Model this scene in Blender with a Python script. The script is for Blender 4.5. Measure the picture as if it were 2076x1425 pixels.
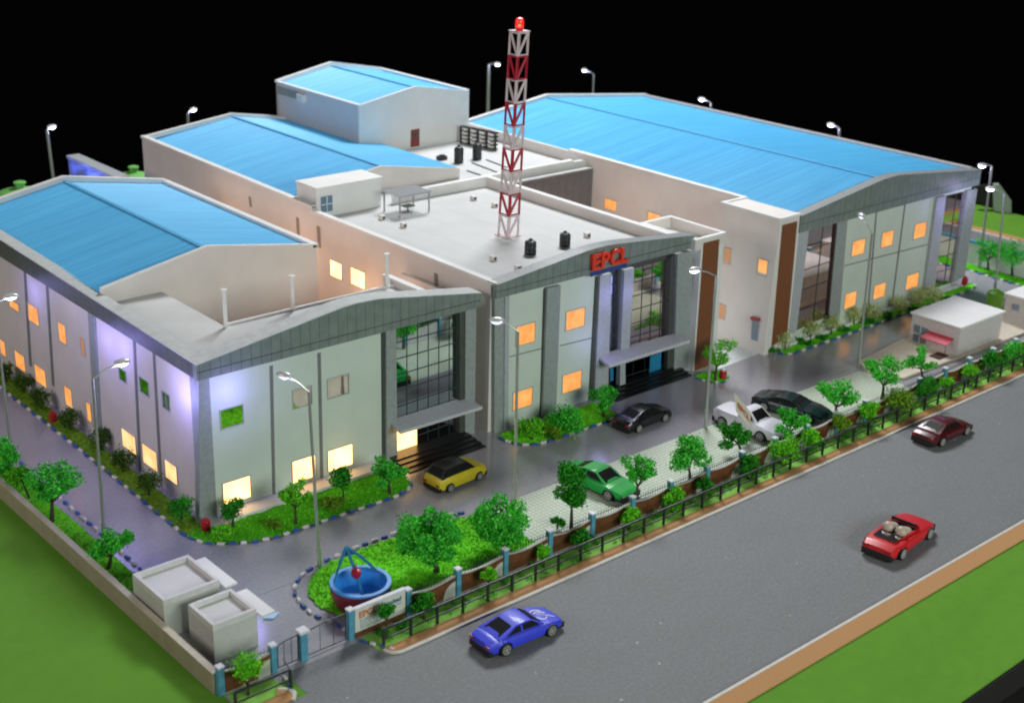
import bpy, bmesh, math, random
import numpy as np
from mathutils import Vector, Matrix, noise
random.seed(7); rng = np.random.default_rng(7)
S = bpy.context.scene
for o in list(bpy.data.objects): bpy.data.objects.remove(o)
COL = S.collection

# ------------------------------------------------------------------ camera
FPX, PCX, PCY = 2778.16, 1038.0, 712.5
def rotm(ax, ay, az):
    return Matrix.Rotation(az, 3, 'Z') @ Matrix.Rotation(ax, 3, 'X') @ Matrix.Rotation(ay, 3, 'Y')
CAM_R = np.array([1.19739701, 0.0295125075, -0.729228494])
ca, sa = math.cos(CAM_R[0]), math.sin(CAM_R[0]); cb, sb = math.cos(CAM_R[1]), math.sin(CAM_R[1]); cc, sc = math.cos(CAM_R[2]), math.sin(CAM_R[2])
M = np.array([[cc, -sc, 0], [sc, cc, 0], [0, 0, 1]]) @ np.array([[1, 0, 0], [0, ca, -sa], [0, sa, ca]]) @ np.array([[cb, -sb, 0], [sb, cb, 0], [0, 0, 1]])
C0 = np.array([-33.7540741, -63.8231915, 38.6947920])
cd = bpy.data.cameras.new('camera'); cam = bpy.data.objects.new('camera', cd); COL.objects.link(cam)
cd.sensor_fit = 'HORIZONTAL'; cd.sensor_width = 36; cd.lens = FPX / 2076 * 36
cd.clip_start = 0.5; cd.clip_end = 1000
mw = Matrix.Identity(4)
for i in range(3):
    for j in range(3): mw[i][j] = M[i, j]
    mw[i][3] = C0[i]
cam.matrix_world = mw
S.camera = cam
cd.dof.use_dof = True; cd.dof.focus_distance = 84; cd.dof.aperture_fstop = 0.16

# ------------------------------------------------------------------ world, ceiling lamp and added fill lights
W = bpy.data.worlds.new('World'); S.world = W; W.use_nodes = True
W.node_tree.nodes['Background'].inputs[0].default_value = (0.0008, 0.0008, 0.0009, 1)
W.node_tree.nodes['Background'].inputs[1].default_value = 1.0
def area(name, loc, target, sx, sy, power, col):
    l = bpy.data.lights.new(name, 'AREA'); l.shape = 'RECTANGLE'; l.size = sx; l.size_y = sy
    l.energy = power; l.color = col
    o = bpy.data.objects.new(name, l); COL.objects.link(o); o.location = loc
    o.rotation_euler = (Vector(target) - Vector(loc)).to_track_quat('-Z', 'Y').to_euler()
    return o
area('ceiling_or_fill_light', (76, 48, 84), (28, -4, 0), 36, 22, 116000, (0.95, 0.98, 1.0))
area('ceiling_or_fill_light', (-95, 25, 50), (25, 5, 0), 60, 40, 36000, (1.0, 0.9, 0.86))  # added fill from the left for the side walls, no real fixture
area('ceiling_or_fill_light', (10, -130, 52), (30, 0, 0), 70, 34, 92000, (0.92, 1.0, 0.93))  # added fill from behind the camera to brighten the front facades
S.view_settings.view_transform = 'Standard'; S.view_settings.look = 'None'
S.view_settings.exposure = 0.0; S.view_settings.gamma = 1.0
S.render.engine = 'CYCLES'
S.cycles.max_bounces = 6; S.cycles.use_denoising = True
S.cycles.filter_width = 2.0
try: S.cycles.sample_clamp_indirect = 4.0
except Exception: pass
S.render.resolution_x = 1024; S.render.resolution_y = 702

# ------------------------------------------------------------------ back-projection onto real planes
def ray(px, py): return M @ np.array([(px - PCX) / FPX, -(py - PCY) / FPX, -1.])
def G(px, py, z=0.): d = ray(px, py); return C0 + d * (z - C0[2]) / d[2]
def FY(px, py, y): d = ray(px, py); return C0 + d * (y - C0[1]) / d[1]
def FX(px, py, x): d = ray(px, py); return C0 + d * (x - C0[0]) / d[0]
def TOP(base, px, py):
    n = M[:, 2].copy(); n[2] = 0; B = np.array(base, float); d = ray(px, py)
    return C0 + d * (((B - C0) @ n) / (d @ n))

# ------------------------------------------------------------------ materials
MATS = {}
def mat(name, col, rough=0.6, metal=0.0, var=0.06, scale=3.0, bump=0.0, bscale=40, emit=None, estr=0, spec=0.5, coat=0.0, col2=None, island=False, speck=None):
    if name in MATS: return MATS[name]
    m = bpy.data.materials.new(name); m.use_nodes = True; nt = m.node_tree; N = nt.nodes; L = nt.links
    b = N['Principled BSDF']; b.inputs['Roughness'].default_value = rough; b.inputs['Metallic'].default_value = metal
    b.inputs['Specular IOR Level'].default_value = spec; b.inputs['Coat Weight'].default_value = coat
    tc = N.new('ShaderNodeTexCoord')
    nz = N.new('ShaderNodeTexNoise'); nz.inputs['Scale'].default_value = scale; nz.inputs['Detail'].default_value = 5
    L.new(tc.outputs['Object'], nz.inputs['Vector'])
    cr = N.new('ShaderNodeValToRGB')
    c2 = col2 if col2 else tuple(min(1, c * (1 + var)) for c in col)
    c1 = col if col2 else tuple(c * (1 - var) for c in col)
    cr.color_ramp.elements[0].color = (*c1, 1); cr.color_ramp.elements[1].color = (*c2, 1)
    cr.color_ramp.elements[0].position = 0.35; cr.color_ramp.elements[1].position = 0.65
    src = nz.outputs['Fac']
    if island:
        g = N.new('ShaderNodeNewGeometry'); mx = N.new('ShaderNodeMath'); mx.operation = 'MULTIPLY_ADD'
        L.new(g.outputs['Random Per Island'], mx.inputs[0]); mx.inputs[1].default_value = 0.5
        m2 = N.new('ShaderNodeMath'); m2.operation = 'MULTIPLY'; m2.inputs[1].default_value = 0.5
        L.new(nz.outputs['Fac'], m2.inputs[0]); L.new(m2.outputs[0], mx.inputs[2]); src = mx.outputs[0]
    L.new(src, cr.inputs['Fac'])
    out = cr.outputs['Color']
    if speck:
        n3 = N.new('ShaderNodeTexNoise'); n3.inputs['Scale'].default_value = speck[0]; n3.inputs['Detail'].default_value = 2
        L.new(tc.outputs['Object'], n3.inputs['Vector'])
        r3 = N.new('ShaderNodeMapRange'); r3.inputs[1].default_value = speck[1]; r3.inputs[2].default_value = speck[1] + 0.04
        L.new(n3.outputs['Fac'], r3.inputs[0])
        mix = N.new('ShaderNodeMix'); mix.data_type = 'RGBA'
        L.new(r3.outputs[0], mix.inputs[0]); L.new(out, mix.inputs[6]); mix.inputs[7].default_value = (*speck[2], 1)
        out = mix.outputs[2]
    L.new(out, b.inputs['Base Color'])
    if bump:
        n2 = N.new('ShaderNodeTexNoise'); n2.inputs['Scale'].default_value = bscale; n2.inputs['Detail'].default_value = 4
        L.new(tc.outputs['Object'], n2.inputs['Vector'])
        bp = N.new('ShaderNodeBump'); bp.inputs['Strength'].default_value = bump; bp.inputs['Distance'].default_value = 0.05
        L.new(n2.outputs['Fac'], bp.inputs['Height']); L.new(bp.outputs['Normal'], b.inputs['Normal'])
    b.inputs['Coat Roughness'].default_value = .10
    if emit:
        b.inputs['Emission Color'].default_value = (*emit, 1); b.inputs['Emission Strength'].default_value = estr
    MATS[name] = m; return m
def glowmat(name, col, s, col2=None, scale=0.9):
    m = mat(name, (0.30, 0.16, 0.08), 0.5)
    nt = m.node_tree; N = nt.nodes; b = N['Principled BSDF']
    tc = N.new('ShaderNodeTexCoord'); nz = N.new('ShaderNodeTexNoise'); nz.inputs['Scale'].default_value = scale; nz.inputs['Detail'].default_value = 2
    cr = N.new('ShaderNodeValToRGB'); cr.color_ramp.elements[0].position = .3; cr.color_ramp.elements[1].position = .7
    cr.color_ramp.elements[0].color = (*(col2 or col), 1); cr.color_ramp.elements[1].color = (*col, 1)
    nt.links.new(tc.outputs['Object'], nz.inputs['Vector']); nt.links.new(nz.outputs['Fac'], cr.inputs['Fac'])
    nt.links.new(cr.outputs['Color'], b.inputs['Emission Color']); b.inputs['Emission Strength'].default_value = s
    return m

def wallgrid(m, sx, sz, strength, axis='X'):
    """thin darker lines: joints on a cladding, painted groove shade on the blue sheet"""
    nt = m.node_tree; N = nt.nodes; L = nt.links; b = N['Principled BSDF']
    tc = N.new('ShaderNodeTexCoord'); sp = N.new('ShaderNodeSeparateXYZ'); L.new(tc.outputs['Object'], sp.inputs[0])
    outs = []
    for ax, s in ((axis, sx), ('Z', sz)):
        if not s: continue
        mu = N.new('ShaderNodeMath'); mu.operation = 'DIVIDE'; mu.inputs[1].default_value = s; L.new(sp.outputs[ax], mu.inputs[0])
        fr = N.new('ShaderNodeMath'); fr.operation = 'FRACT'; L.new(mu.outputs[0], fr.inputs[0])
        lt = N.new('ShaderNodeMath'); lt.operation = 'LESS_THAN'; lt.inputs[1].default_value = 0.035 / s; L.new(fr.outputs[0], lt.inputs[0]); outs.append(lt.outputs[0])
    o = outs[0]
    if len(outs) > 1:
        mx = N.new('ShaderNodeMath'); mx.operation = 'MAXIMUM'; L.new(outs[0], mx.inputs[0]); L.new(outs[1], mx.inputs[1]); o = mx.outputs[0]
    old = b.inputs['Base Color'].links[0].from_socket
    mix = N.new('ShaderNodeMix'); mix.data_type = 'RGBA'; mix.blend_type = 'MULTIPLY'
    ms = N.new('ShaderNodeMath'); ms.operation = 'MULTIPLY'; ms.inputs[1].default_value = strength; L.new(o, ms.inputs[0])
    L.new(ms.outputs[0], mix.inputs[0]); L.new(old, mix.inputs[6]); mix.inputs[7].default_value = (0.12, 0.12, 0.13, 1)
    L.new(mix.outputs[2], b.inputs['Base Color'])

WHITE = mat('white_card', (0.80, 0.79, 0.78), 0.55, var=0.03, scale=0.6)
OFFW = mat('warm_white_card', (0.76, 0.71, 0.68), 0.6, var=0.03, scale=0.5)
PALE = mat('pale_green_panel', (0.62, 0.69, 0.62), 0.5, var=0.03, scale=0.5)
LEFTW = mat('side_panel_board', (0.72, 0.67, 0.66), 0.5, var=0.04, scale=0.5)
ROOFW = mat('roof_board', (0.60, 0.60, 0.60), 0.6, var=0.04, scale=0.5, bump=0.1, bscale=6)
TILE = mat('tiled_roof_board', (0.57, 0.57, 0.57), 0.6, var=0.03, scale=0.5); wallgrid(TILE, 2.6, 0, 0.32)
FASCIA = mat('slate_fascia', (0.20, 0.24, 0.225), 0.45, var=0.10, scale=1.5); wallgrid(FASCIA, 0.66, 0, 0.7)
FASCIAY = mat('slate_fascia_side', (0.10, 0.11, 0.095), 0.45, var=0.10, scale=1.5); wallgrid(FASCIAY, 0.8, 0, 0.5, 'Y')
FCAP = mat('slate_cap', (0.27, 0.28, 0.29), 0.4, var=0.06); wallgrid(FCAP, 1.1, 0, 0.3)
FCAPW = mat('pale_cap', (0.60, 0.62, 0.62), 0.35, var=0.08, scale=2)
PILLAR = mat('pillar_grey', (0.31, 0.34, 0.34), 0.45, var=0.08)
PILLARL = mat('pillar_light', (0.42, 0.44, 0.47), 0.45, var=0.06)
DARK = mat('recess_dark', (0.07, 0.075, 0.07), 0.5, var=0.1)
GROOVE = mat('groove', (0.20, 0.20, 0.20), 0.6)
MIRROR = mat('mirror_film', (0.76, 0.64, 0.62), 0.03, metal=1.0, var=0.05, scale=1.5)
MIRRORD = mat('mirror_film_dark', (0.58, 0.64, 0.64), 0.03, metal=1.0, var=0.05, scale=1.5)
MULL = mat('mullion', (0.05, 0.06, 0.07), 0.4)
CANOPY = mat('canopy_grey', (0.56, 0.57, 0.60), 0.45)
BROWN = mat('brown_cladding', (0.20, 0.068, 0.022), 0.6, var=0.12, scale=8)
BROWNW = mat('brown_wall_panel', (0.135, 0.044, 0.012), 0.7, var=0.25, scale=3)
BLACKG = mat('black_steps', (0.012, 0.013, 0.014), 0.3)
STEEL = mat('pole_metal', (0.42, 0.44, 0.40), 0.35, metal=0.6)
RAILM = mat('rail_black', (0.022, 0.026, 0.030), 0.45)
BLUEP = mat('pier_blue', (0.09, 0.32, 0.46), 0.5, var=0.12)
PIERT = mat('pier_cap_white', (0.66, 0.66, 0.72), 0.5)
ROAD = mat('street_card', (0.180, 0.184, 0.192), 0.7, var=0.13, scale=6, bump=0.15, bscale=30, speck=(2.2, 0.735, (0.6, 0.62, 0.6)))
YARD = mat('yard_card', (0.37, 0.36, 0.40), 0.20, var=0.07, scale=5, bump=0.02, bscale=9, spec=0.9, coat=0.45)
TAN = mat('tan_strip', (0.50, 0.27, 0.12), 0.8, var=0.08, scale=12, spec=0.15)
KERB = mat('kerb_white', (0.62, 0.58, 0.55), 0.6)
GREEN = mat('green_board', (0.13, 0.31, 0.036), 0.85, var=0.03, scale=1.2, bump=0.1, bscale=20, spec=0.08)
GREENF = mat('verge_green', (0.23, 0.50, 0.09), 0.8, var=0.12, scale=1, spec=0.1)
DARKEDGE = mat('black_edge', (0.010, 0.009, 0.008), 0.8)
def grassmat(n, a, b, sc=4): return mat(n, a, 0.9, col2=b, scale=sc, island=True, spec=0.1)
GRASS = grassmat('flock_grass', (0.075, 0.42, 0.012), (0.20, 0.76, 0.03), 1.5)
GRASSO = grassmat('flock_olive', (0.09, 0.20, 0.012), (0.24, 0.46, 0.035))
LEAF = grassmat('foam_green', (0.02, 0.27, 0.025), (0.12, 0.80, 0.07))
LEAFD = grassmat('foam_dark', (0.010, 0.12, 0.010), (0.05, 0.42, 0.025))
LEAFY = grassmat('foam_lime', (0.07, 0.38, 0.012), (0.24, 0.80, 0.04))
LEAFO = grassmat('foam_olive', (0.02, 0.06, 0.006), (0.08, 0.17, 0.02))
LEAFP = grassmat('foam_pale', (0.22, 0.36, 0.06), (0.80, 0.80, 0.40))
BARK = mat('bark', (0.05, 0.045, 0.025), 0.8, var=0.3, scale=6)
STB = mat('stone_blue', (0.03, 0.10, 0.36), 0.5, var=0.2)
STW = mat('stone_white', (0.68, 0.66, 0.66), 0.6, var=0.1)
CREAM = mat('cream_base', (0.72, 0.63, 0.52), 0.7, var=0.05)
APRON = mat('white_apron', (0.70, 0.75, 0.77), 0.5, var=0.03)
RED = mat('red_plastic', (0.42, 0.012, 0.020), 0.3)
TANKB = mat('black_tank', (0.018, 0.022, 0.024), 0.4)
TANKG = mat('green_tank', (0.20, 0.55, 0.04), 0.4)
TYRE = mat('tyre', (0.012, 0.012, 0.012), 0.6)
RIM = mat('wheel_rim', (0.42, 0.42, 0.39), 0.35)
CARGLASS = mat('car_glass', (0.010, 0.011, 0.010), 0.5, spec=0.12)
LAMPH = mat('lamp_shell', (0.62, 0.62, 0.62), 0.3, metal=0.2)
LED = mat('led_white', (0.9, 0.9, 1), 0.4, emit=(0.82, 0.84, 1.0), estr=14)
LEDV = mat('led_housing', (0.12, 0.12, 0.14), 0.4)
WINHOT = glowmat('window_bright', (1.0, 0.62, 0.23), 3.9, (1.0, 0.50, 0.15))
WINORG = glowmat('window_orange', (1.0, 0.48, 0.13), 0.92, (0.95, 0.30, 0.05), 1.4)
WINYEL = glowmat('window_yellow', (1.0, 0.70, 0.33), 1.25, (1.0, 0.48, 0.16))
WINDIM = glowmat('window_dim', (0.9, 0.42, 0.20), 0.36)
FRAMEC = mat('window_frame', (0.46, 0.47, 0.45), 0.5)
TRED = mat('tower_red', (0.46, 0.010, 0.030), 0.4)
TWHT = mat('tower_white', (0.72, 0.60, 0.62), 0.4)
SIGNR = mat('sign_red', (0.80, 0.045, 0.020), 0.35)
SIGNB = mat('sign_blue', (0.02, 0.05, 0.22), 0.5)
def scuff(m, scale, lo, amt, col):
    nt = m.node_tree; N = nt.nodes; L = nt.links; b = N['Principled BSDF']
    tc = N.new('ShaderNodeTexCoord'); mp = N.new('ShaderNodeMapping'); mp.inputs['Scale'].default_value = (.35, 1.0, 1.0); nz = N.new('ShaderNodeTexNoise'); nz.inputs['Scale'].default_value = scale; nz.inputs['Detail'].default_value = 8; nz.inputs['Roughness'].default_value = .65
    L.new(tc.outputs['Object'], mp.inputs[0]); L.new(mp.outputs[0], nz.inputs['Vector'])
    r = N.new('ShaderNodeMapRange'); r.inputs[1].default_value = lo; r.inputs[2].default_value = lo + .25; r.inputs[4].default_value = amt; L.new(nz.outputs['Fac'], r.inputs[0])
    old = b.inputs['Base Color'].links[0].from_socket; mix = N.new('ShaderNodeMix'); mix.data_type = 'RGBA'
    L.new(r.outputs[0], mix.inputs[0]); L.new(old, mix.inputs[6]); mix.inputs[7].default_value = (*col, 1); L.new(mix.outputs[2], b.inputs['Base Color'])
scuff(ROAD, .5, .48, .35, (.14, .14, .145)); scuff(ROAD, 9, .52, .30, (.36, .37, .38)); scuff(YARD, .6, .5, .25, (.26, .25, .285))
scuff(TILE, .5, .5, .25, (.46, .46, .46)); scuff(ROOFW, .6, .5, .25, (.44, .44, .43)); scuff(GREEN, .25, .5, .25, (.05, .20, .012)); scuff(OFFW, .4, .52, .15, (.58, .53, .50))
def pavmat():
    m = mat('paver_card', (0.50, 0.58, 0.46), 0.7, var=0.05)
    nt = m.node_tree; N = nt.nodes; L = nt.links; b = N['Principled BSDF']
    tc = N.new('ShaderNodeTexCoord'); v = N.new('ShaderNodeTexVoronoi'); v.inputs['Scale'].default_value = 3.4; v.feature = 'DISTANCE_TO_EDGE'
    v.inputs['Randomness'].default_value = 0.25
    L.new(tc.outputs['Object'], v.inputs['Vector'])
    r = N.new('ShaderNodeMapRange'); r.inputs[1].default_value = 0.02; r.inputs[2].default_value = 0.14; L.new(v.outputs['Distance'], r.inputs[0])
    mix = N.new('ShaderNodeMix'); mix.data_type = 'RGBA'; L.new(r.outputs[0], mix.inputs[0])
    mix.inputs[6].default_value = (0.27, 0.38, 0.22, 1); mix.inputs[7].default_value = (0.66, 0.71, 0.60, 1)
    L.new(mix.outputs[2], b.inputs['Base Color']); return m
PAVER = pavmat()
def bluemat():
    m = mat('blue_sheet', (0.10, 0.42, 0.78), 0.42, var=0.05, scale=0.4)
    nt = m.node_tree; N = nt.nodes; L = nt.links; b = N['Principled BSDF']
    tc = N.new('ShaderNodeTexCoord'); mp = N.new('ShaderNodeMapping'); mp.inputs['Scale'].default_value = (0.10, 4.0, 0.1)
    nz = N.new('ShaderNodeTexNoise'); nz.inputs['Scale'].default_value = 1.0; nz.inputs['Detail'].default_value = 3
    L.new(tc.outputs['Object'], mp.inputs[0]); L.new(mp.outputs[0], nz.inputs['Vector'])
    cr = N.new('ShaderNodeValToRGB'); cr.color_ramp.elements[0].position = .3; cr.color_ramp.elements[1].position = .72
    cr.color_ramp.elements[0].color = (0.10, 0.45, 0.80, 1); cr.color_ramp.elements[1].color = (0.15, 0.60, 0.95, 1)
    L.new(nz.outputs['Fac'], cr.inputs['Fac']); L.new(cr.outputs['Color'], b.inputs['Base Color']); return m
BLUE = bluemat(); wallgrid(BLUE, 0.28, 0, 0.30, 'Y')  # darker lines put the shade of the rib grooves into the sheet colour
BLUERIDGE = mat('blue_ridge', (0.10, 0.42, 0.72), 0.5); wallgrid(BLUERIDGE, 0.3, 0, 0.6, 'Y')

# ------------------------------------------------------------------ object helpers
def link(name, me, m, parent=None):
    o = bpy.data.objects.new(name, me); COL.objects.link(o)
    if m: me.materials.append(m)
    if parent: o.parent = parent; o.matrix_parent_inverse = Matrix.Translation(-parent.location) if not parent.parent else Matrix.Identity(4)
    return o
class MB:
    def __init__(s): s.v = []; s.f = []
    def add(s, vs, fs):
        n = len(s.v); s.v += [tuple(map(float, v)) for v in vs]; s.f += [[n + i for i in f] for f in fs]; return s
    def box(s, a, b):
        (x0, y0, z0), (x1, y1, z1) = a, b
        if x0 > x1: x0, x1 = x1, x0
        if y0 > y1: y0, y1 = y1, y0
        if z0 > z1: z0, z1 = z1, z0
        return s.add([(x0, y0, z0), (x1, y0, z0), (x1, y1, z0), (x0, y1, z0), (x0, y0, z1), (x1, y0, z1), (x1, y1, z1), (x0, y1, z1)],
                     [[0, 3, 2, 1], [4, 5, 6, 7], [0, 1, 5, 4], [1, 2, 6, 5], [2, 3, 7, 6], [3, 0, 4, 7]])
    def prism(s, poly, off):
        """polygon (3D points) extruded by vector off"""
        P = [np.array(p, float) for p in poly]; off = np.array(off, float); n = len(P)
        nr = sum((np.cross(P[i] - P[0], P[(i + 1) % n] - P[0]) for i in range(1, n - 1)), np.zeros(3))
        if nr @ off > 0: P = P[::-1]
        Q = [p + off for p in P]
        return s.add(P + Q, [list(range(n)), list(range(2 * n - 1, n - 1, -1))] + [[i, n + i, n + (i + 1) % n, (i + 1) % n][::-1][::-1] if False else [(i + 1) % n, i, n + i, n + (i + 1) % n] for i in range(n)])
    def tube(s, pts, r, seg=6, r2=None):
        P = [np.array(p, float) for p in pts]; n = len(P); rings = []
        for i, p in enumerate(P):
            d = P[min(i + 1, n - 1)] - P[max(i - 1, 0)]; d /= (np.linalg.norm(d) + 1e-9)
            u = np.cross(d, [0, 0, 1.]) if abs(d[2]) < .95 else np.cross(d, [1., 0, 0]); u /= np.linalg.norm(u); w = np.cross(d, u)
            rr = r if r2 is None else r + (r2 - r) * i / (n - 1)
            rings.append([p + rr * (math.cos(a) * u + math.sin(a) * w) for a in [2 * math.pi * k / seg for k in range(seg)]])
        vs = [v for R_ in rings for v in R_]; fs = []
        for i in range(n - 1):
            for k in range(seg): fs.append([i * seg + k, i * seg + (k + 1) % seg, (i + 1) * seg + (k + 1) % seg, (i + 1) * seg + k])
        fs.append(list(range(seg))[::-1]); fs.append([(n - 1) * seg + k for k in range(seg)])
        return s.add(vs, fs)
    def lathe(s, c, prof, seg=24, cap=True):
        vs = []; fs = []; n = len(prof)
        for r, z in prof:
            for k in range(seg): a = 2 * math.pi * k / seg; vs.append((c[0] + r * math.cos(a), c[1] + r * math.sin(a), c[2] + z))
        for i in range(n - 1):
            for k in range(seg): fs.append([i * seg + k, i * seg + (k + 1) % seg, (i + 1) * seg + (k + 1) % seg, (i + 1) * seg + k])
        if cap: fs.append(list(range(seg))[::-1]); fs.append([(n - 1) * seg + k for k in range(seg)])
        return s.add(vs, fs)
    def ball(s, c, r, seg=10, sq=(1, 1, 1)):
        vs = []; fs = []; nr = seg // 2 + 1
        for i in range(nr + 1):
            t = math.pi * i / nr
            for k in range(seg): a = 2 * math.pi * k / seg; vs.append((c[0] + sq[0] * r * math.sin(t) * math.cos(a), c[1] + sq[1] * r * math.sin(t) * math.sin(a), c[2] + sq[2] * r * math.cos(t)))
        for i in range(nr):
            for k in range(seg): fs.append([i * seg + k, (i + 1) * seg + k, (i + 1) * seg + (k + 1) % seg, i * seg + (k + 1) % seg])
        return s.add(vs, fs)
    def mesh(s, name, bevel=0, smooth=False):
        me = bpy.data.meshes.new(name); me.from_pydata(s.v, [], s.f); me.validate()
        if bevel or smooth:
            bm = bmesh.new(); bm.from_mesh(me)
            if smooth: bmesh.ops.remove_doubles(bm, verts=bm.verts, dist=1e-4)
            if bevel:
                try: bmesh.ops.bevel(bm, geom=[e for e in bm.edges if e.is_manifold and e.calc_face_angle(0) > 0.5], offset=bevel, segments=1, affect='EDGES', profile=.5)
                except Exception: pass
            bmesh.ops.recalc_face_normals(bm, faces=bm.faces); bm.to_mesh(me); bm.free()
        if smooth:
            for p in me.polygons: p.use_smooth = True
            try: me.set_sharp_from_angle(angle=math.radians(42))
            except Exception: pass
        return me
    def build(s, name, m, parent=None, bevel=0, smooth=False):
        return link(name, s.mesh(name, bevel, smooth), m, parent)
def tag(o, label=None, cat=None, group=None, kind=None):
    if label: o['label'] = label
    if cat: o['category'] = cat
    if group: o['group'] = group
    if kind: o['kind'] = kind
    return o
def thing(name, label, cat, loc=(0, 0, 0), group=None):
    o = bpy.data.objects.new(name, None); COL.objects.link(o); o.location = tuple(map(float, loc)); o.empty_display_size = .3
    bpy.context.view_layer.update() if False else None
    return tag(o, label, cat, group)
def box(name, a, b, m, parent=None, bevel=0): return MB().box(a, b).build(name, m, parent, bevel)
def struct(name, mb, m): return tag(mb.build(name, m), kind='structure')
def qy(name, pix, y, d, m, parent, bevel=0, back=0.05):
    """flat panel on a facade plane y, standing d proud of it towards the street"""
    return MB().prism([FY(px, py, y) - np.array([0, d, 0]) for px, py in pix], (0, d + back, 0)).build(name, m, parent, bevel)
def qx(name, pix, x, d, m, parent, bevel=0, back=0.05):
    return MB().prism([FX(px, py, x) - np.array([d, 0, 0]) for px, py in pix], (d + back, 0, 0)).build(name, m, parent, bevel)
def rectpix_y(pix, y):
    P = np.array([FY(px, py, y) for px, py in pix]); c = P.mean(0)
    hx = (P[1, 0] + P[2, 0] - P[0, 0] - P[3, 0]) / 4; hz = (P[0, 2] + P[1, 2] - P[2, 2] - P[3, 2]) / 4
    return c[0] - hx, c[0] + hx, c[2] - hz, c[2] + hz
def window_y(pix, y, m, parent, d=0.06, frame=True, label=None):
    x0, x1, z0, z1 = rectpix_y(pix, y); t = 0.05
    f = MB()
    f.box((x0 - t, y - d, z0 - t), (x1 + t, y + .04, z0)); f.box((x0 - t, y - d, z1), (x1 + t, y + .04, z1 + t))
    f.box((x0 - t, y - d, z0), (x0, y + .04, z1)); f.box((x1, y - d, z0), (x1 + t, y + .04, z1))
    w = f.build('window', FRAMEC, parent)
    if label: w['label'] = label
    box('pane', (x0, y - 0.015, z0), (x1, y + 0.03, z1), m, w); return w
def window_x(pix, x, m, parent, d=0.05, label=None):
    P = np.array([FX(px, py, x) for px, py in pix]); c = P.mean(0)
    hy = abs(P[1, 1] + P[2, 1] - P[0, 1] - P[3, 1]) / 4; hz = (P[0, 2] + P[1, 2] - P[2, 2] - P[3, 2]) / 4
    y0, y1, z0, z1 = c[1] - hy, c[1] + hy, c[2] - hz, c[2] + hz; t = .05
    f = MB()
    f.box((x - d, y0 - t, z0 - t), (x + .04, y1 + t, z0)); f.box((x - d, y0 - t, z1), (x + .04, y1 + t, z1 + t))
    f.box((x - d, y0 - t, z0), (x + .04, y0, z1)); f.box((x - d, y1, z0), (x + .04, y1 + t, z1))
    w = f.build('window', FRAMEC, parent)
    if label: w['label'] = label
    box('pane', (x - 0.015, y0, z0), (x + 0.03, y1, z1), m, w); return w
def glazing_y(pix, y, nx, nz, m, parent, split=None):
    """mirrored glazing: one glass sheet with its own grid of mullions"""
    P = [FY(px, py, y) for px, py in pix]
    g = MB().prism([p + np.array([0, .02, 0]) for p in P], (0, .1, 0)).build('glazing', m, parent)
    b = MB(); tl, tr, br, bl = P
    for i in range(nx + 1):
        t = i / nx; a = tl + (tr - tl) * t; c = bl + (br - bl) * t
        b.prism([a + (-.012, -.02, 0), a + (.012, -.02, 0), c + (.012, -.02, 0), c + (-.012, -.02, 0)], (0, .038, 0))
    for i in range(1, nz):
        t = i / nz; a = tl + (bl - tl) * t; c = tr + (br - tr) * t
        b.prism([a + (0, -.025, .02), c + (0, -.025, .02), c + (0, -.025, -.02), a + (0, -.025, -.02)], (0, .04, 0))
    b.build('mullion', MULL, g); return g
def roofslope(x0, z0, x1, z1, y0, y1, mb=None, pitch=0.28, amp=0.034):
    mb = mb or MB(); n = int((y1 - y0) / (pitch / 4)); vs = []; fs = []
    for i in range(n + 1):
        y = y0 + (y1 - y0) * i / n; k = amp * (1 if i % 4 in (0, 1) else -1)
        vs += [(x0, y, z0 + k), (x1, y, z1 + k)]
    for i in range(n): fs.append([2 * i, 2 * i + 1, 2 * i + 3, 2 * i + 2] if x1 > x0 else [2 * i, 2 * i + 2, 2 * i + 3, 2 * i + 1])
    return mb.add(vs, fs)
def gable(xl, xr, xp, ze, zp, y, th, zb=0): return MB().prism([(xl, y, zb), (xr, y, zb), (xr, y, ze), (xp, y, zp), (xl, y, ze)], (0, th, 0))
def ledglow(loc, power, col=(0.45, 0.42, 1.0), r=0.08, parent=None):
    l = bpy.data.lights.new('led', 'POINT'); l.energy = power; l.color = col; l.shadow_soft_size = r
    o = bpy.data.objects.new('led_light', l); COL.objects.link(o); o.location = loc
    if parent: o.parent = parent; o.matrix_parent_inverse = Matrix.Translation(-parent.location)
    return o

# ================================================================== THE SETTING
struct('table_top', MB().box((-60, -60, -3.0), (125, -10, -2.4)), DARKEDGE)
struct('ground', MB().prism([(-16.4, -37.55, -.10), (102.3, -37.6, -.10), (102.3, 70, -.10), (-16.4, 70, -.10)], (0, 0, -1.6)), DARKEDGE)
struct('lawn_board', MB().prism([(-16.4, -37.5, 0), (102.3, -37.3, 0), (102.3, 70, 0), (-16.4, 70, 0)], (0, 0, -.1)), GREEN)
struct('yard_paving', MB().prism([(-7.7, -15.9, .006), (82.2, -15.9, .006), (82.2, 60, .006), (-7.7, 60, .006)], (0, 0, -.004)), YARD)
rd = MB().prism([(-15.4, -29.85, .012), (102.3, -29.85, .012), (102.3, -17.5, .012), (-15.4, -17.5, .012)], (0, 0, -.004))
rd.prism([(-4.6, -17.5, .012), (0.35, -17.5, .012), (0.35, -15.45, .012), (-4.6, -15.45, .012)], (0, 0, -.004))
struct('road', rd, ROAD)
struct('verge', MB().prism([(-7.6, -16.85, .020), (-5.2, -16.85, .020), (-5.2, -15.2, .020), (-7.6, -15.2, .020)], (0, 0, -.008)).prism([(0.1, -16.85, .020), (102.3, -16.85, .020), (102.3, -15.2, .020), (0.1, -15.2, .020)], (0, 0, -.008)), GREENF)
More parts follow.
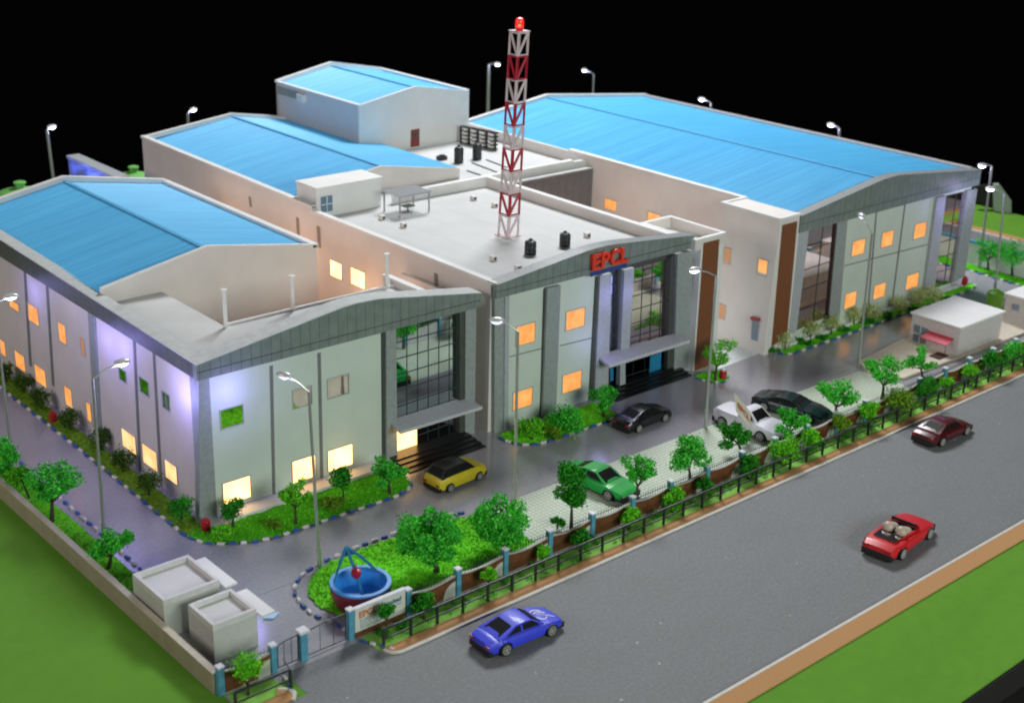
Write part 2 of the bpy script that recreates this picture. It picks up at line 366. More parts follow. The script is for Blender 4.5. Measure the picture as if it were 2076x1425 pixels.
def arc(cx, cy, r, a0, a1, n=8): return [(cx + r * math.cos(math.radians(a0 + (a1 - a0) * i / n)), cy + r * math.sin(math.radians(a0 + (a1 - a0) * i / n))) for i in range(n + 1)]
tan = MB()
tan.prism([(x, y, .09) for x, y in arc(1.0, -16.85, .62, 180, 270) + [(102.3, -17.42), (102.3, -16.78), (.38, -16.78)]], (0, 0, -.08))
tan.prism([(x, y, .09) for x, y in [(-15.4, -17.6), (-6.7, -17.6)] + arc(-5.75, -17.0, .55, -60, 80) + [(-5.9, -16.85), (-7.6, -16.85), (-15.4, -16.85)]], (0, 0, -.08))
tan.prism([(-15.4, -31.05, .09), (102.3, -31.05, .09), (102.3, -29.98, .09), (-15.4, -29.98, .09)], (0, 0, -.08))
struct('footpath', tan, TAN)
kb = MB(); 
outer = arc(1.0, -16.85, .78, 180, 270) + [(102.3, -17.58)]; inner = arc(1.0, -16.85, .63, 180, 270) + [(102.3, -17.43)]
for i in range(len(outer) - 1):
    kb.prism([(*outer[i], .11), (*outer[i + 1], .11), (*inner[i + 1], .11), (*inner[i], .11)], (0, 0, -.11))
kb.box((-15.4, -29.97, 0), (102.3, -29.80, .11))
o2 = arc(-5.75, -17.0, .72, -60, 70); i2 = arc(-5.75, -17.0, .56, -60, 70)
for i in range(len(o2) - 1): kb.prism([(*o2[i], .11), (*o2[i + 1], .11), (*i2[i + 1], .11), (*i2[i], .11)], (0, 0, -.11))
struct('kerb', kb, KERB)
struct('parking_pavers', MB().prism([(13.0, -14.8, .012), (51.0, -14.8, .012), (50.6, -9.3, .012), (46, -9.0, .012), (14.2, -8.75, .012), (12.6, -9.5, .012)], (0, 0, -.005)), PAVER)
struct('apron', MB().prism([(41.2, -2.45, .016), (47.9, -2.2, .016), (48.0, 19.8, .016), (39.9, 19.8, .016), (39.9, -1.0, .016)], (0, 0, -.006)), APRON)
seam = MB()
seam.box((-7.6, -8.62, .007), (50, -8.58, .012)); seam.box((12, -1.1, .007), (21, -1.06, .012))
struct('paving_joint', seam, GROOVE)
# side road beyond the right-hand wall
struct('side_road', MB().prism([(84.2, -15, .012), (92.4, -15, .012), (92.4, 60, .012), (84.2, 60, .012)], (0, 0, -.006)), ROAD)
struct('side_kerb', MB().box((92.4, -15, 0), (92.75, 60, .12)), KERB)
struct('side_footpath', MB().box((92.75, -15, 0), (94.0, 60, .09)), TAN)

# lawns
def inside(poly, X, Y):
    c = np.zeros(X.shape, bool); n = len(poly)
    for i in range(n):
        x0, y0 = poly[i]; x1, y1 = poly[(i + 1) % n]
        k = ((y0 > Y) != (y1 > Y)); xi = x0 + (Y - y0) * (x1 - x0) / ((y1 - y0) if y1 != y0 else 1e-9)
        c ^= k & (X < xi)
    return c
def lawn(poly, z=.10, amp=.05, cell=.13, m=None, tufts=45, name='grass', mats=None, seed=0):
    m = m or GRASS; P = np.array(poly); lo, hi = P.min(0), P.max(0); r = np.random.default_rng(seed)
    nx, ny = int((hi[0] - lo[0]) / cell) + 2, int((hi[1] - lo[1]) / cell) + 2
    gx, gy = np.meshgrid(lo[0] + cell * np.arange(nx + 1), lo[1] + cell * np.arange(ny + 1), indexing='ij')
    gz = np.array([[noise.noise((gx[i, j] * 1.1, gy[i, j] * 1.1, seed)) for j in range(ny + 1)] for i in range(nx + 1)]) * amp * 1.6 + z + r.normal(0, amp * .25, gx.shape)
    gz = np.maximum(gz, .03)
    X = gx[:-1, :-1] + cell / 2; Y = gy[:-1, :-1] + cell / 2; ins = inside(poly, X, Y)
    mb = MB(); mb.v = [(float(a), float(b), float(c)) for a, b, c in zip(gx.ravel(), gy.ravel(), gz.ravel())]
    w = ny + 1
    for i in range(nx):
        for j in range(ny):
            if ins[i, j]: mb.f.append([i * w + j, (i + 1) * w + j, (i + 1) * w + j + 1, i * w + j + 1])
    area_ = ins.sum() * cell * cell; n = int(area_ * tufts * 2.2); k = 0
    pts = r.uniform(lo, hi, (n * 3, 2)); pts = pts[inside(poly, pts[:, 0], pts[:, 1])][:n]
    for x, y in pts:
        i, j = int((x - lo[0]) / cell), int((y - lo[1]) / cell); zz = gz[min(i, nx), min(j, ny)]
        a = r.uniform(0, 6.28); s = r.uniform(.025, .06); d = np.array([math.cos(a), math.sin(a), 0]) * s; u = np.array([r.normal(0, .05), r.normal(0, .05), s * 1.0])
        c = np.array([x, y, zz])
        mb.add([c - d, c + d, c + d * .6 + u, c - d * .6 + u], [[0, 1, 2, 3]])
    o = mb.build(name, m); return tag(o, kind='stuff')
def stones(path, name_label, group='painted kerb stones', sp=.62, size=(.42, .21, .16), blue_first=True):
    """a row of painted kerb stones laid along a path"""
    P = [np.array(p, float) for p in path]; seg = [np.linalg.norm(P[i + 1] - P[i]) for i in range(len(P) - 1)]; T = sum(seg); n = max(2, int(T / sp))
    t = thing('kerb_edging', name_label, 'kerb edging', (*P[0], 0), group)
    for k in range(min(n, 98)):
        s = (k + .5) * T / n; i = 0
        while s > seg[i] and i < len(seg) - 1: s -= seg[i]; i += 1
        c = P[i] + (P[i + 1] - P[i]) * s / seg[i]; a = math.atan2(*(P[i + 1] - P[i])[::-1]) + random.uniform(-.2, .2)
        L_, Wd, H = [q * random.uniform(.85, 1.1) for q in size]
        mb = MB(); mb.box((-L_ / 2, -Wd / 2, 0), (L_ / 2, Wd / 2, H)); R = np.array([[math.cos(a), -math.sin(a)], [math.sin(a), math.cos(a)]])
        mb.v = [(*(R @ np.array(v[:2]) + c), v[2] + .006) for v in mb.v]
        mb.build('kerb_stone', STB if (k % 2 == 0) == blue_first else STW, t, bevel=.04)
    return t
pA = [(-1.5, 34), (-1.5, 17.7), (-1.56, 9.4), (-1.71, 2.2), (-1.74, -.8), (-1.3, -2.1), (-.49, -2.79), (.8, -3.6), (2.25, -3.95), (6.73, -4.05), (10.4, -4.15), (11.6, -3.9), (12.2, -3.4), (12.55, -2.5)]
stones(pA[4:], 'blue and white stones curving round the planting before the nearest building')
stones(pA[:5], 'blue and white stones along the narrow bed beside the side wall of the nearest building', sp=.8)
lawn(pA[4:] + [(12.4, -.95), (0, -.95), (-.2, -.4), (-.9, -.4)], seed=1)
lawn(pA[:5] + [(-.25, -.4), (-.25, 34)], seed=2, m=GRASSO, tufts=25)
pB = [(20.9, -1.5), (20.95, -2.3), (21.3, -3.26), (22.3, -3.95), (23.7, -4.07), (28.6, -4.15), (29.9, -3.9)]
stones(pB, 'blue and white stones edging the bushes in front of the middle building')
lawn(pB + [(30.0, -1.35), (21.2, -1.35)], seed=3)
pI = [(39.3, -2.5), (39.45, -3.5), (40.2, -4.45), (41.0, -4.3), (41.9, -3.6)]
stones(pI, 'blue and white stones round the small island bed by the stair tower', sp=.5, size=(.28, .15, .13))
lawn(pI + [(41.8, -2.6), (40.2, -2.3)], seed=4)
pC = [(48.2, -3.0), (48.6, -3.6), (49.3, -3.95), (62.4, -3.9), (74.9, -3.85), (76.2, -3.6), (76.5, -3.0)]
stones(pC, 'blue and white stones along the planted bed of the far right building', sp=.75)
lawn(pC + [(76.3, -2.9), (48.4, -2.85)], seed=5, cell=.2, tufts=30)
pP = [(12.6, -8.3), (11.4, -7.9), (8.0, -7.76), (5.36, -7.71), (3.43, -7.8), (2.04, -7.99), (.9, -8.4), (.07, -9.17), (-.31, -9.76), (-.6, -10.9), (-.69, -12.0), (-.3, -13.2), (-.1, -14.6)]
stones(pP, 'blue and white stones round the corner lawn with the tub, by the gate', sp=.66)
lawn([(13.1, -9.0), (9, -8.2), (5.3, -8.1), (3.4, -8.15), (2.1, -8.4), (.8, -9.3), (.2, -10.3), (0, -11.5), (.3, -12.9), (.8, -13.9), (1.4, -14.7), (13.4, -14.7)], seed=6, tufts=60)
pL = [(-5.2, 32), (-5.24, 13.4), (-5.3, 7.5), (-5.32, 2.6), (-5.5, -4.5)]
stones(pL, 'blue and white stones along the lawn strip by the left boundary wall', sp=.8)
lawn([(-5.6, 32), (-5.85, 7.5), (-5.9, -5.4), (-6.1, -6.8), (-7.5, -6.8), (-7.6, 32)], seed=7, tufts=30)
pR = [(80.0, 10), (79.9, -1.5), (79.6, -5.7), (79.4, -8.5)]
stones(pR, 'blue and white stones along the lawn by the right boundary wall', sp=.8)
lawn([(80.2, 14), (80.1, -1.5), (79.8, -5.7), (79.6, -9.5), (81.9, -9.5), (81.9, 14)], seed=8, cell=.25, tufts=20)

# ================================================================== BUILDING A (nearest, left)
A = thing('factory_building', 'nearest building on the left with slate gable fascia and open courtyard behind it', 'building', (10, 10, 0), 'factory buildings')
AY, AX1 = 0.0, 20.25
wl = MB(); wl.box((.15, .55, 0), (.6, 34.8, 9.3)); wl.build('side_wall', LEFTW, A)
fw = MB().prism([(.6, .35, 0), (12.9, .35, 0), (12.9, .35, 9.3), (.6, .35, 9.3)], (0, .35, 0)).build('front_wall', PALE, A)
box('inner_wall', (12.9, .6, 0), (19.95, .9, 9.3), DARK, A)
box('right_wall', (19.95, .6, 0), (20.2, 8.0, 9.2), OFFW, A)
box('courtyard_wall', (17.2, 2.2, 4.0), (17.5, 6.2, 9.95), OFFW, A)
gable(.62, 16.52, 8.12, 10.66, 12.06, 13.0, .25).build('gable_wall', OFFW, A)
gable(.15, 16.52, 8.12, 10.66, 12.2, 34.6, .25).build('back_wall', OFFW, A)
box('alley_wall', (16.3, 13.25, 0), (16.52, 34.6, 10.5), OFFW, A)
box('courtyard_floor', (.6, .95, 4.0), (17.2, 12.95, 4.1), OFFW, A)
r = MB(); roofslope(.55, 10.35, 8.12, 11.75, 13.25, 34.6, r); roofslope(8.12, 11.75, 16.2, 10.40, 13.25, 34.6, r)
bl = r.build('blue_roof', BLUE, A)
MB().box((7.98, 13.25, 11.76), (8.26, 34.6, 11.84)).build('ridge_cap', BLUERIDGE, bl)
# white copings round the blue roof
c = MB(); c.box((16.2, 13.0, 10.45), (16.65, 34.9, 10.68)); c.build('coping', WHITE, A)
c = MB(); c.prism([(.2, 34.5, 10.72), (8.12, 34.5, 12.18), (16.5, 34.5, 10.75), (16.5, 34.5, 10.6), (8.12, 34.5, 12.0), (.2, 34.5, 10.55)], (0, .5, 0)); c.build('coping', OFFW, A)
c = MB(); c.prism([(.6, 12.95, 10.66), (8.12, 12.95, 12.08), (16.6, 12.95, 10.66), (16.6, 12.95, 10.56), (8.12, 12.95, 11.97), (.6, 12.95, 10.56)], (0, .22, 0)); c.build('coping', WHITE, A)
# flat roof strips round the courtyard and posts
fr = MB(); fr.box((.3, .4, 9.45), (4.65, 13.0, 9.62)); fr.box((4.65, .4, 9.45), (17.5, 5.1, 9.62)); fr.build('flat_roof', ROOFW, A)
MB().box((4.65, 4.98, 9.62), (17.4, 5.14, 9.78)).build('coping', WHITE, A)
MB().box((17.15, 2.2, 9.95), (17.6, 6.3, 10.12)).build('coping', WHITE, A)
for bx, by, tp in ((4.61, 4.9, (458, 590)), (9.41, 5.02, (594, 562)), (16.84, 5.3, (780, 517))):
    z1 = TOP((bx, by, 9.6), *tp)[2]
    q = MB().tube([(bx, by, 9.6), (bx, by, z1)], .13, 8).build('vent_post', WHITE, A)
    MB().tube([(bx, by, z1), (bx, by, z1 + .1)], .2, 8).build('cap', WHITE, q)
# fascias
def fascia_front(x0, x1, xp, zb, zt, zp, y, th, parent, top=FCAP, cap=1.0, rnd=2.2):
    prof = [(x0, zt)]; 
    for t in (-1, -.6, -.2, .2, .6, 1): 
        xx = xp + rnd * t; s = (zp - zt) / (xp - x0) if t < 0 else -(zp - zt) / (x1 - xp)
        zz = zp - abs(s) * abs(rnd * t); zz = min(zz, zp - abs(s) * rnd * .5 * (1 + t * t) * .9); prof.append((xx, zz))
    prof.append((x1, zt))
    f = MB().prism([(x0, y, zb), (x1, y, zb)] + [(a, y, b) for a, b in prof[::-1]], (0, th, 0)).build('fascia', FASCIA, parent)
    zj = zb + (zt - zb) * .52; MB().box((x0 + .02, y - .012, zj - .025), (x1 - .02, y + .02, zj + .02)).build('fascia_joint', MULL, f)
    cm = MB()
    for (a, b), (c_, d) in zip(prof[:-1], prof[1:]):
        cm.prism([(a, y - .02, b), (c_, y - .02, d), (c_, y - .02, d + .05), (a, y - .02, b + .05)], (0, cap, 0))
    cm.build('fascia_cap', top, f); return f
fascia_front(-.15, 20.35, 11.0, 9.0, 9.94, 11.42, -.15, .45, A, FCAPW, 1.3)
# inner slope from gutter up to fascia, and left fascia
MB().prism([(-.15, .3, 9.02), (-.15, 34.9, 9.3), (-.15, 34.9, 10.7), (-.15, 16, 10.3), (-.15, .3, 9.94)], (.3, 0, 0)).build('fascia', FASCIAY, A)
MB().prism([(-.17, -.1, 9.99), (-.17, 16, 10.35), (-.17, 34.9, 10.75), (.75, 34.9, 10.75), (.75, 16, 10.35), (.75, 1.15, 9.99)], (0, 0, -.06)).build('fascia_cap', FCAPW, A)
MB().prism([(.6, .35, 9.62), (4.0, .35, 9.62), (10.9, .35, 11.30), (20.2, .35, 9.95), (20.2, .35, 9.62)], (0, .05, 0)).build('fascia_back', ROOFW, A)
# corner pillar, pillars
qy('pillar', [(403, 770), (424, 764), (441, 1060), (405, 1070)], 0, 0, PILLAR, A, back=.5)
MB().box((-.02, .35, 0), (.3, 1.0, 9.02)).build('pillar', PILLAR, A)
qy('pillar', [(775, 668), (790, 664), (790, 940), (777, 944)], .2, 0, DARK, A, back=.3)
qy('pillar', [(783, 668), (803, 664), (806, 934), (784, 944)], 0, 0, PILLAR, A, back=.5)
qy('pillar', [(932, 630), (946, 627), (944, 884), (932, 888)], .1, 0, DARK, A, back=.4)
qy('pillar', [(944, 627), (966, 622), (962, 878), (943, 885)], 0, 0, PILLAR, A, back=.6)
for x in (546, 643): qy('panel_joint', [(x, 742 if x < 600 else 716), (x + 7, 740 if x < 600 else 714), (x + 13, 1040 if x < 600 else 1000), (x + 7, 1043 if x < 600 else 1003)], .35, .02, GROOVE, A)
glazing_y([(803, 662), (932, 631), (932, 812), (803, 858)], .45, 6, 6, MIRRORD, A)
glazing_y([(845, 862), (932, 830), (932, 894), (846, 925)], .45, 4, 3, MIRRORD, A)
g = qy('lit_doorway', [(804, 873), (845, 862), (846, 920), (804, 934)], .45, 0, WINHOT, A, back=.1)
for pix in ([(450, 979), (505, 966), (508, 1007), (455, 1022)], [(592, 935), (637, 923), (640, 966), (594, 977)], [(664, 915), (713, 899), (714, 940), (666, 955)]):
    window_y(pix, .35, WINHOT, A)
for pix in ([(446, 832), (491, 820), (493, 857), (448, 870)], [(592, 792), (630, 782), (632, 818), (595, 828)], [(663, 770), (705, 758), (707, 797), (665, 807)]):
    window_y(pix, .35, MIRROR, A)
for pix, m in [([(246, 867), (275, 885), (277, 919), (251, 906)], WINYEL), ([(288, 899), (317, 915), (321, 953), (293, 940)], WINYEL), ([(334, 932), (358, 944), (361, 983), (338, 967)], WINYEL),
               ([(328, 793), (345, 801), (345, 835), (331, 824)], MIRRORD), ([(282, 763), (301, 774), (303, 805), (286, 793)], MIRRORD), ([(240, 744), (255, 753), (257, 776), (244, 770)], MIRRORD),
               ([(55, 614), (76, 624), (81, 659), (61, 652)], WINORG), ([(117, 655), (133, 657), (135, 695), (123, 694)], WINORG), ([(164, 685), (172, 687), (173, 721), (166, 719)], WINDIM),
               ([(17, 606), (36, 614), (41, 631), (23, 625)], WINORG), ([(29, 711), (48, 719), (54, 753), (35, 746)], WINORG), ([(69, 739), (91, 748), (96, 783), (76, 777)], WINORG),
               ([(130, 783), (145, 788), (148, 825), (135, 822)], WINORG), ([(175, 816), (185, 818), (186, 853), (179, 853)], WINORG), ([(-8, 683), (8, 690), (15, 721), (-4, 715)], WINORG)]:
    window_x(pix, .15, m, A)
for x0, y0, x1, y1, w in ((181, 628, 196, 890, 13), (269, 672, 283, 960, 5), (309, 697, 325, 985, 5), (93, 572, 106, 780, 5), (48, 545, 60, 740, 5)):
    qx('pilaster' if w > 8 else 'panel_joint', [(x0, y0), (x0 + w, y0 + w * .62), (x1 + w, y1 + w * .75), (x1, y1)], .15, .12 if w > 8 else .03, PILLAR if w > 8 else GROOVE, A)
box('plinth', (1.2, -.85, 0), (12.2, .3, .28), WHITE, A)
# canopy and steps
cn = MB().prism([(13.3, .4, 2.72), (13.0, -1.25, 2.62), (19.6, -1.4, 2.62), (19.6, .4, 2.72)], (0, 0, -.22)).build('canopy', CANOPY, A, bevel=.03)
for k in range(4): box('step', (13.1, -2.1 + .5 * k, .006), (19.4, -1.6 + .5 * k + (.9 if k == 3 else 0), .085 * (k + 1)), BLACKG, A, bevel=.02)
for p, pw in (((-.45, 1.7, 8.3), 120), ((-.5, 9.3, 8.7), 60), ((-.5, 11.6, 8.7), 60), ((-.5, 22.5, 8.8), 45)):
    ledglow((p[0] - .7, p[1], p[2] - .9), pw * 2.6, (.36, .32, 1.0), 1.0, parent=A)
ledglow((1.9, -1.1, 7.7), 210, (.36, .32, 1.0), .9, parent=A)
for p, pw in (((14.2, -.25, 1.7), 26),): ledglow(p, pw, (1.0, .55, .22), .2, parent=A)

# ================================================================== BUILDING B (middle)
B = thing('factory_building', 'middle building with flat roof, red letters on its slate gable and a lattice mast', 'building', (30, 10, 0), 'factory buildings')
BY = -.94
box('side_wall', (20.94, -.4, 0), (21.3, 20.3, 10.5), OFFW, B)
box('side_wall', (20.94, 20.3, 0), (21.3, 47.3, 10.95), OFFW, B)
box('front_wall', (21.3, -.6, 0), (30.9, -.3, 9.9), PALE, B)
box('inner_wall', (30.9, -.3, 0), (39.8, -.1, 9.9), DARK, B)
box('right_wall', (39.3, -.1, 0), (39.75, 20.6, 10.2), OFFW, B)
box('back_wall', (21.3, 47.1, 0), (38.0, 47.3, 10.5), OFFW, B)
box('flat_roof', (21.3, -.3, 9.7), (39.3, 23.8, 9.9), TILE, B)
cp = MB(); cp.box((20.86, -.8, 10.5), (21.34, 20.3, 10.7)); cp.build('coping', WHITE, B)
cp = MB(); cp.prism([(20.86, 20.3, 11.05), (20.86, 47.4, 11.35), (21.34, 47.4, 11.35), (21.34, 20.3, 11.05)], (0, 0, -.2)); cp.build('coping', WHITE, B)
MB().prism([(20.96, 20.3, 10.9), (20.96, 47.3, 10.9), (20.96, 47.3, 11.2), (20.96, 20.3, 10.92)], (.3, 0, 0)).build('parapet', OFFW, B)
# right parapet and back parapet of the flat roof
box('parapet', (38.2, -.2, 9.9), (38.5, 20.6, 10.6), OFFW, B); box('coping', (38.1, -.3, 10.6), (38.6, 20.9, 10.74), WHITE, B)
box('parapet', (28.6, 20.5, 9.9), (38.2, 20.75, 10.6), WHITE, B); box('coping', (28.6, 20.4, 10.6), (38.1, 20.85, 10.74), WHITE, B)
gable(21.3, 38.05, 29.96, 10.76, 12.10, 23.84, .2, 9.7).build('gable_wall', OFFW, B)
r = MB(); roofslope(21.34, 10.80, 29.96, 12.02, 24.04, 47.1, r); roofslope(29.96, 12.02, 38.1, 10.76, 24.04, 47.1, r)
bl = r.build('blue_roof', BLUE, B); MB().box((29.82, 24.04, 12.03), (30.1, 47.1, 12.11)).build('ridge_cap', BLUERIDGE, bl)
c = MB(); c.prism([(21.0, 47.0, 11.3), (29.96, 47.0, 12.35), (38.1, 47.0, 11.0), (38.1, 47.0, 10.7), (29.96, 47.0, 12.0), (21.0, 47.0, 10.9)], (0, .4, 0)); c.build('coping', OFFW, B)
fascia_front(20.85, 39.7, 30.1, 9.70, 10.62, 11.55, BY - .15, .4, B, FCAP, 1.0)
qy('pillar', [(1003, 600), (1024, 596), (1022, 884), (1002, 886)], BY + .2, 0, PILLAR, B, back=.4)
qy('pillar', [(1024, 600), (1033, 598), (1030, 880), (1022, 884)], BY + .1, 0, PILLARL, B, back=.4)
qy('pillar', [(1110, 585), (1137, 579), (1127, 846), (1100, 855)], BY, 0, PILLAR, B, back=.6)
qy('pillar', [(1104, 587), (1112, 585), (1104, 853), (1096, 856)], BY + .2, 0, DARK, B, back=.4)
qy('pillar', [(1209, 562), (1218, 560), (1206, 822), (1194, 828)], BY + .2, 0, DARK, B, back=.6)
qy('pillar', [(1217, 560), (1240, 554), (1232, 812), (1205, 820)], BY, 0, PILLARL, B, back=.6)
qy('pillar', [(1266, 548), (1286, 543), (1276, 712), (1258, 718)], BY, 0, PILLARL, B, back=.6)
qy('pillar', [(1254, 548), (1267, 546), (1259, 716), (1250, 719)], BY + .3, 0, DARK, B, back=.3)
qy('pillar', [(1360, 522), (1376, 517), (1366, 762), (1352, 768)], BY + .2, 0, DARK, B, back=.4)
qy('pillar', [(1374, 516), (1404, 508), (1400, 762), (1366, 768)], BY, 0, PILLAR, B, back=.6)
glazing_y([(1238, 556), (1256, 551), (1250, 719), (1232, 724)], BY + .55, 2, 8, MIRRORD, B)
glazing_y([(1284, 545), (1362, 524), (1356, 688), (1277, 712)], BY + .55, 4, 6, MIRROR, B)
glazing_y([(1237, 738), (1352, 704), (1350, 770), (1236, 806)], BY + .62, 5, 2, MIRROR, B)
for pix, nm in (([(1236, 748), (1243, 745), (1243, 770), (1237, 774)], 0), ([(1318, 722), (1340, 714), (1339, 752), (1316, 760)], 1)):
    qy('door', pix, BY + .55, .03, mat('door_blue', (0.02, 0.22, 0.42), .4), B)
qy('pillar', [(1258, 735), (1268, 732), (1268, 800), (1256, 806)], BY + .1, 0, PILLARL, B, back=.4)
MB().prism([(30.75, BY + .3, 3.30), (30.4, -2.25, 3.15), (38.75, -2.3, 3.12), (39.4, BY + .3, 3.15)], (0, 0, -.25)).build('canopy', CANOPY, B, bevel=.03)
for k in range(4): box('step', (31.5, -2.1 + .4 * k, .006), (39.5, -1.7 + .4 * k + (.6 if k == 3 else 0), .11 * (k + 1)), BLACKG, B, bevel=.02)
for pix in ([(1046, 662), (1084, 654), (1083, 694), (1046, 699)], [(1147, 631), (1185, 625), (1184, 661), (1147, 669)], [(1039, 796), (1079, 785), (1077, 820), (1040, 831)], [(1140, 759), (1179, 752), (1176, 787), (1140, 796)]):
    window_y(pix, -.6, WINORG if pix[0][1] > 750 or True else WINYEL, B)
for pix in ([(670, 527), (693, 535), (693, 565), (671, 560)], [(712, 543), (740, 552), (741, 583), (713, 578)]): window_x(pix, 20.94, WINHOT, B)
for x0, y0, x1, y1, w in ((643, 458, 645, 500, 6), (601, 440, 603, 474, 5), (881, 553, 883, 590, 7), (505, 398, 507, 418, 4)):
    qx('wall_slot', [(x0, y0), (x0 + w, y0 + 3), (x1 + w, y1 + 3), (x1, y1)], 20.94, .05, mat('slot_grey', (.30, .25, .23), .6), B)
qy('panel_joint', [(1033, 722), (1100, 705), (1100, 707), (1033, 724)], -.6, .02, GROOVE, B); qy('panel_joint', [(1135, 700), (1200, 684), (1200, 686), (1135, 702)], -.6, .02, GROOVE, B)
# stair tower with brown strip
T0 = FY(1421, 487, -1.5); T1 = FY(1467, 475, -1.5); T3 = FY(1398, 764, -1.5); T2 = FY(1446, 750, -1.5)
tz = 10.3; xl0, xr0 = T0[0], T1[0] + .1
tz = 9.6
MB().prism([(xl0 + .1, -1.5, tz), (xr0, -1.5, tz), (T2[0] + .15, -1.5, 0), (T3[0] + .35, -1.5, 0)], (0, 5.3, 0)).build('stair_tower', WHITE, B)
qy('brown_strip', [(1426, 493), (1458, 485), (1441, 745), (1407, 754)], -1.5, .03, BROWN, B)
for nm, z0_, z1_, e_, mm in (('parapet', 9.6, 10.36, 0, OFFW), ('coping', 10.36, 10.46, .05, WHITE)):
    b = MB(); b.box((39.4 - e_, -1.5 - e_, z0_), (42.7 + e_, -1.3 + e_, z1_)); b.box((42.5 - e_, -1.3 + e_, z0_), (42.7 + e_, 3.8 - e_, z1_)); b.box((39.4 - e_, -1.3 + e_, z0_), (39.6 + e_, 3.8 - e_, z1_)); b.box((39.4 - e_, 3.8 - e_, z0_), (42.7 + e_, 4.0 + e_, z1_)); b.build(nm, mm, B)
for p, pw in (((31.3, -2.0, 7.6), 45), ((33.6, -2.0, 7.4), 35), ((30.0, -2.2, 4.6), 45)): ledglow(p, pw, (.36, .32, 1.0), .7, parent=B)

# ================================================================== BUILDING C (far right)
Cb = thing('factory_building', 'far right building with the largest blue roof and grey gable fascia', 'building', (62, 15, 0), 'factory buildings')
CY = -2.71
xb0 = FY(1549, 708, CY)[0]; xb1 = FY(1932, 580, CY)[0]
MB().prism([(47.52, CY + .3, 10.7), (75.0, CY + .3, 10.7), (xb1 + .1, CY + .3, 0), (xb0, CY + .3, 0)], (0, .35, 0)).build('front_wall', PALE, Cb)
MB().add([(47.52, CY + .02, 10.9), (47.52, 2.9, 10.9), (xb0, 2.9, 0), (xb0, CY + .02, 0), (50.1, CY + .02, 10.9), (50.1, 2.9, 10.9), (50.1, 2.9, 0), (50.1, CY + .02, 0)],
         [[0, 1, 2, 3], [0, 4, 5, 1], [1, 5, 6, 2], [0, 3, 7, 4], [3, 2, 6, 7], [4, 7, 6, 5]]).build('side_bay', OFFW, Cb)
box('side_wall', (50.0, 2.9, 0), (50.3, 37.8, 10.8), OFFW, Cb)
box('right_wall', (74.9, -1.9, 0), (75.2, 37.8, 10.6), OFFW, Cb); box('back_wall', (50.3, 37.6, 0), (74.9, 37.85, 10.6), OFFW, Cb)
b = MB(); b.box((47.4, CY - .05, 10.85), (47.75, 3.1, 11.0)); b.box((47.75, 2.8, 10.85), (50.4, 3.1, 11.0)); b.box((49.9, 3.1, 10.85), (50.4, 23.1, 11.0)); b.box((47.75, CY - .05, 10.85), (49.9, CY + .3, 11.0)); b.build('coping', WHITE, Cb)
box('bay_roof', (47.6, CY + .3, 10.0), (50.1, 2.8, 10.2), OFFW, Cb)
r = MB(); roofslope(50.4, 10.72, 60.66, 12.05, CY + .3, 37.6, r); roofslope(60.66, 12.05, 75.0, 10.62, CY + .3, 37.6, r)
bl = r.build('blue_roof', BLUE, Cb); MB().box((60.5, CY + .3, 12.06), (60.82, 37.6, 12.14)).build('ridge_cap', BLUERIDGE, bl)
c = MB(); c.prism([(50.0, 37.5, 10.98), (60.66, 37.5, 12.42), (75.2, 37.5, 10.95), (75.2, 37.5, 10.6), (60.66, 37.5, 12.0), (50.0, 37.5, 10.7)], (0, .4, 0)); c.build('coping', OFFW, Cb)
box('coping', (74.85, -1.9, 10.6), (75.35, 37.9, 10.86), mat('roof_edge', (.48, .44, .45), .5), Cb)
fascia_front(49.9, 75.35, 61.5, 9.45, 10.76, 12.25, CY - .12, .42, Cb, FCAP, .9)
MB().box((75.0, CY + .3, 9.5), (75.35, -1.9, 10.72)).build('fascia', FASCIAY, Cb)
qy('brown_strip', [(1586, 457), (1616, 449), (1595, 682), (1564, 702)], CY, .03, BROWN, Cb)
qy('pillar', [(1621, 455), (1640, 462), (1614, 672), (1597, 681)], CY + .05, .04, PILLARL, Cb, back=.3)
glazing_y([(1638, 466), (1700, 450), (1682, 640), (1614, 670)], CY + .2, 2, 5, MIRROR, Cb)
qy('pillar', [(1698, 450), (1718, 446), (1702, 640), (1680, 646)], CY + .02, .02, PILLAR, Cb, back=.3)
qy('pillar', [(1694, 451), (1703, 449), (1686, 643), (1677, 647)], CY + .1, .03, mat('maroon_trim', (.05, .02, .025), .4), Cb, back=.2)
qy('pillar', [(1900, 402), (1918, 397), (1894, 586), (1873, 594)], CY + .02, .02, PILLARL, Cb, back=.3)
glazing_y([(1917, 398), (1962, 387), (1934, 572), (1893, 584)], CY + .2, 2, 6, MIRROR, Cb)
qy('pillar', [(1961, 387), (1981, 383), (1955, 560), (1932, 573)], CY + .02, .04, PILLAR, Cb, back=.3)
for x0, x1 in ((1775, 1758), (1833, 1808)): qy('panel_joint', [(x0, 431 - (x0 - 1775) * .26), (x0 + 3, 430 - (x0 - 1775) * .26), (x1 + 3, 628 - (x0 - 1775) * .38), (x1, 629 - (x0 - 1775) * .38)], CY + .3, .02, GROOVE, Cb)
qy('panel_joint', [(1712, 538), (1880, 495), (1880, 497), (1712, 540)], CY + .3, .02, GROOVE, Cb)
for pix in ([(1728, 489), (1753, 485), (1751, 515), (1726, 518)], [(1788, 471), (1810, 469), (1809, 497), (1786, 501)], [(1854, 454), (1877, 452), (1875, 480), (1852, 483)], [(1714, 594), (1736, 592), (1733, 622), (1710, 624)], [(1772, 578), (1795, 574), (1792, 602), (1770, 605)], [(1838, 558), (1861, 554), (1860, 582), (1836, 585)]):
    window_y(pix, CY + .3, WINORG, Cb)
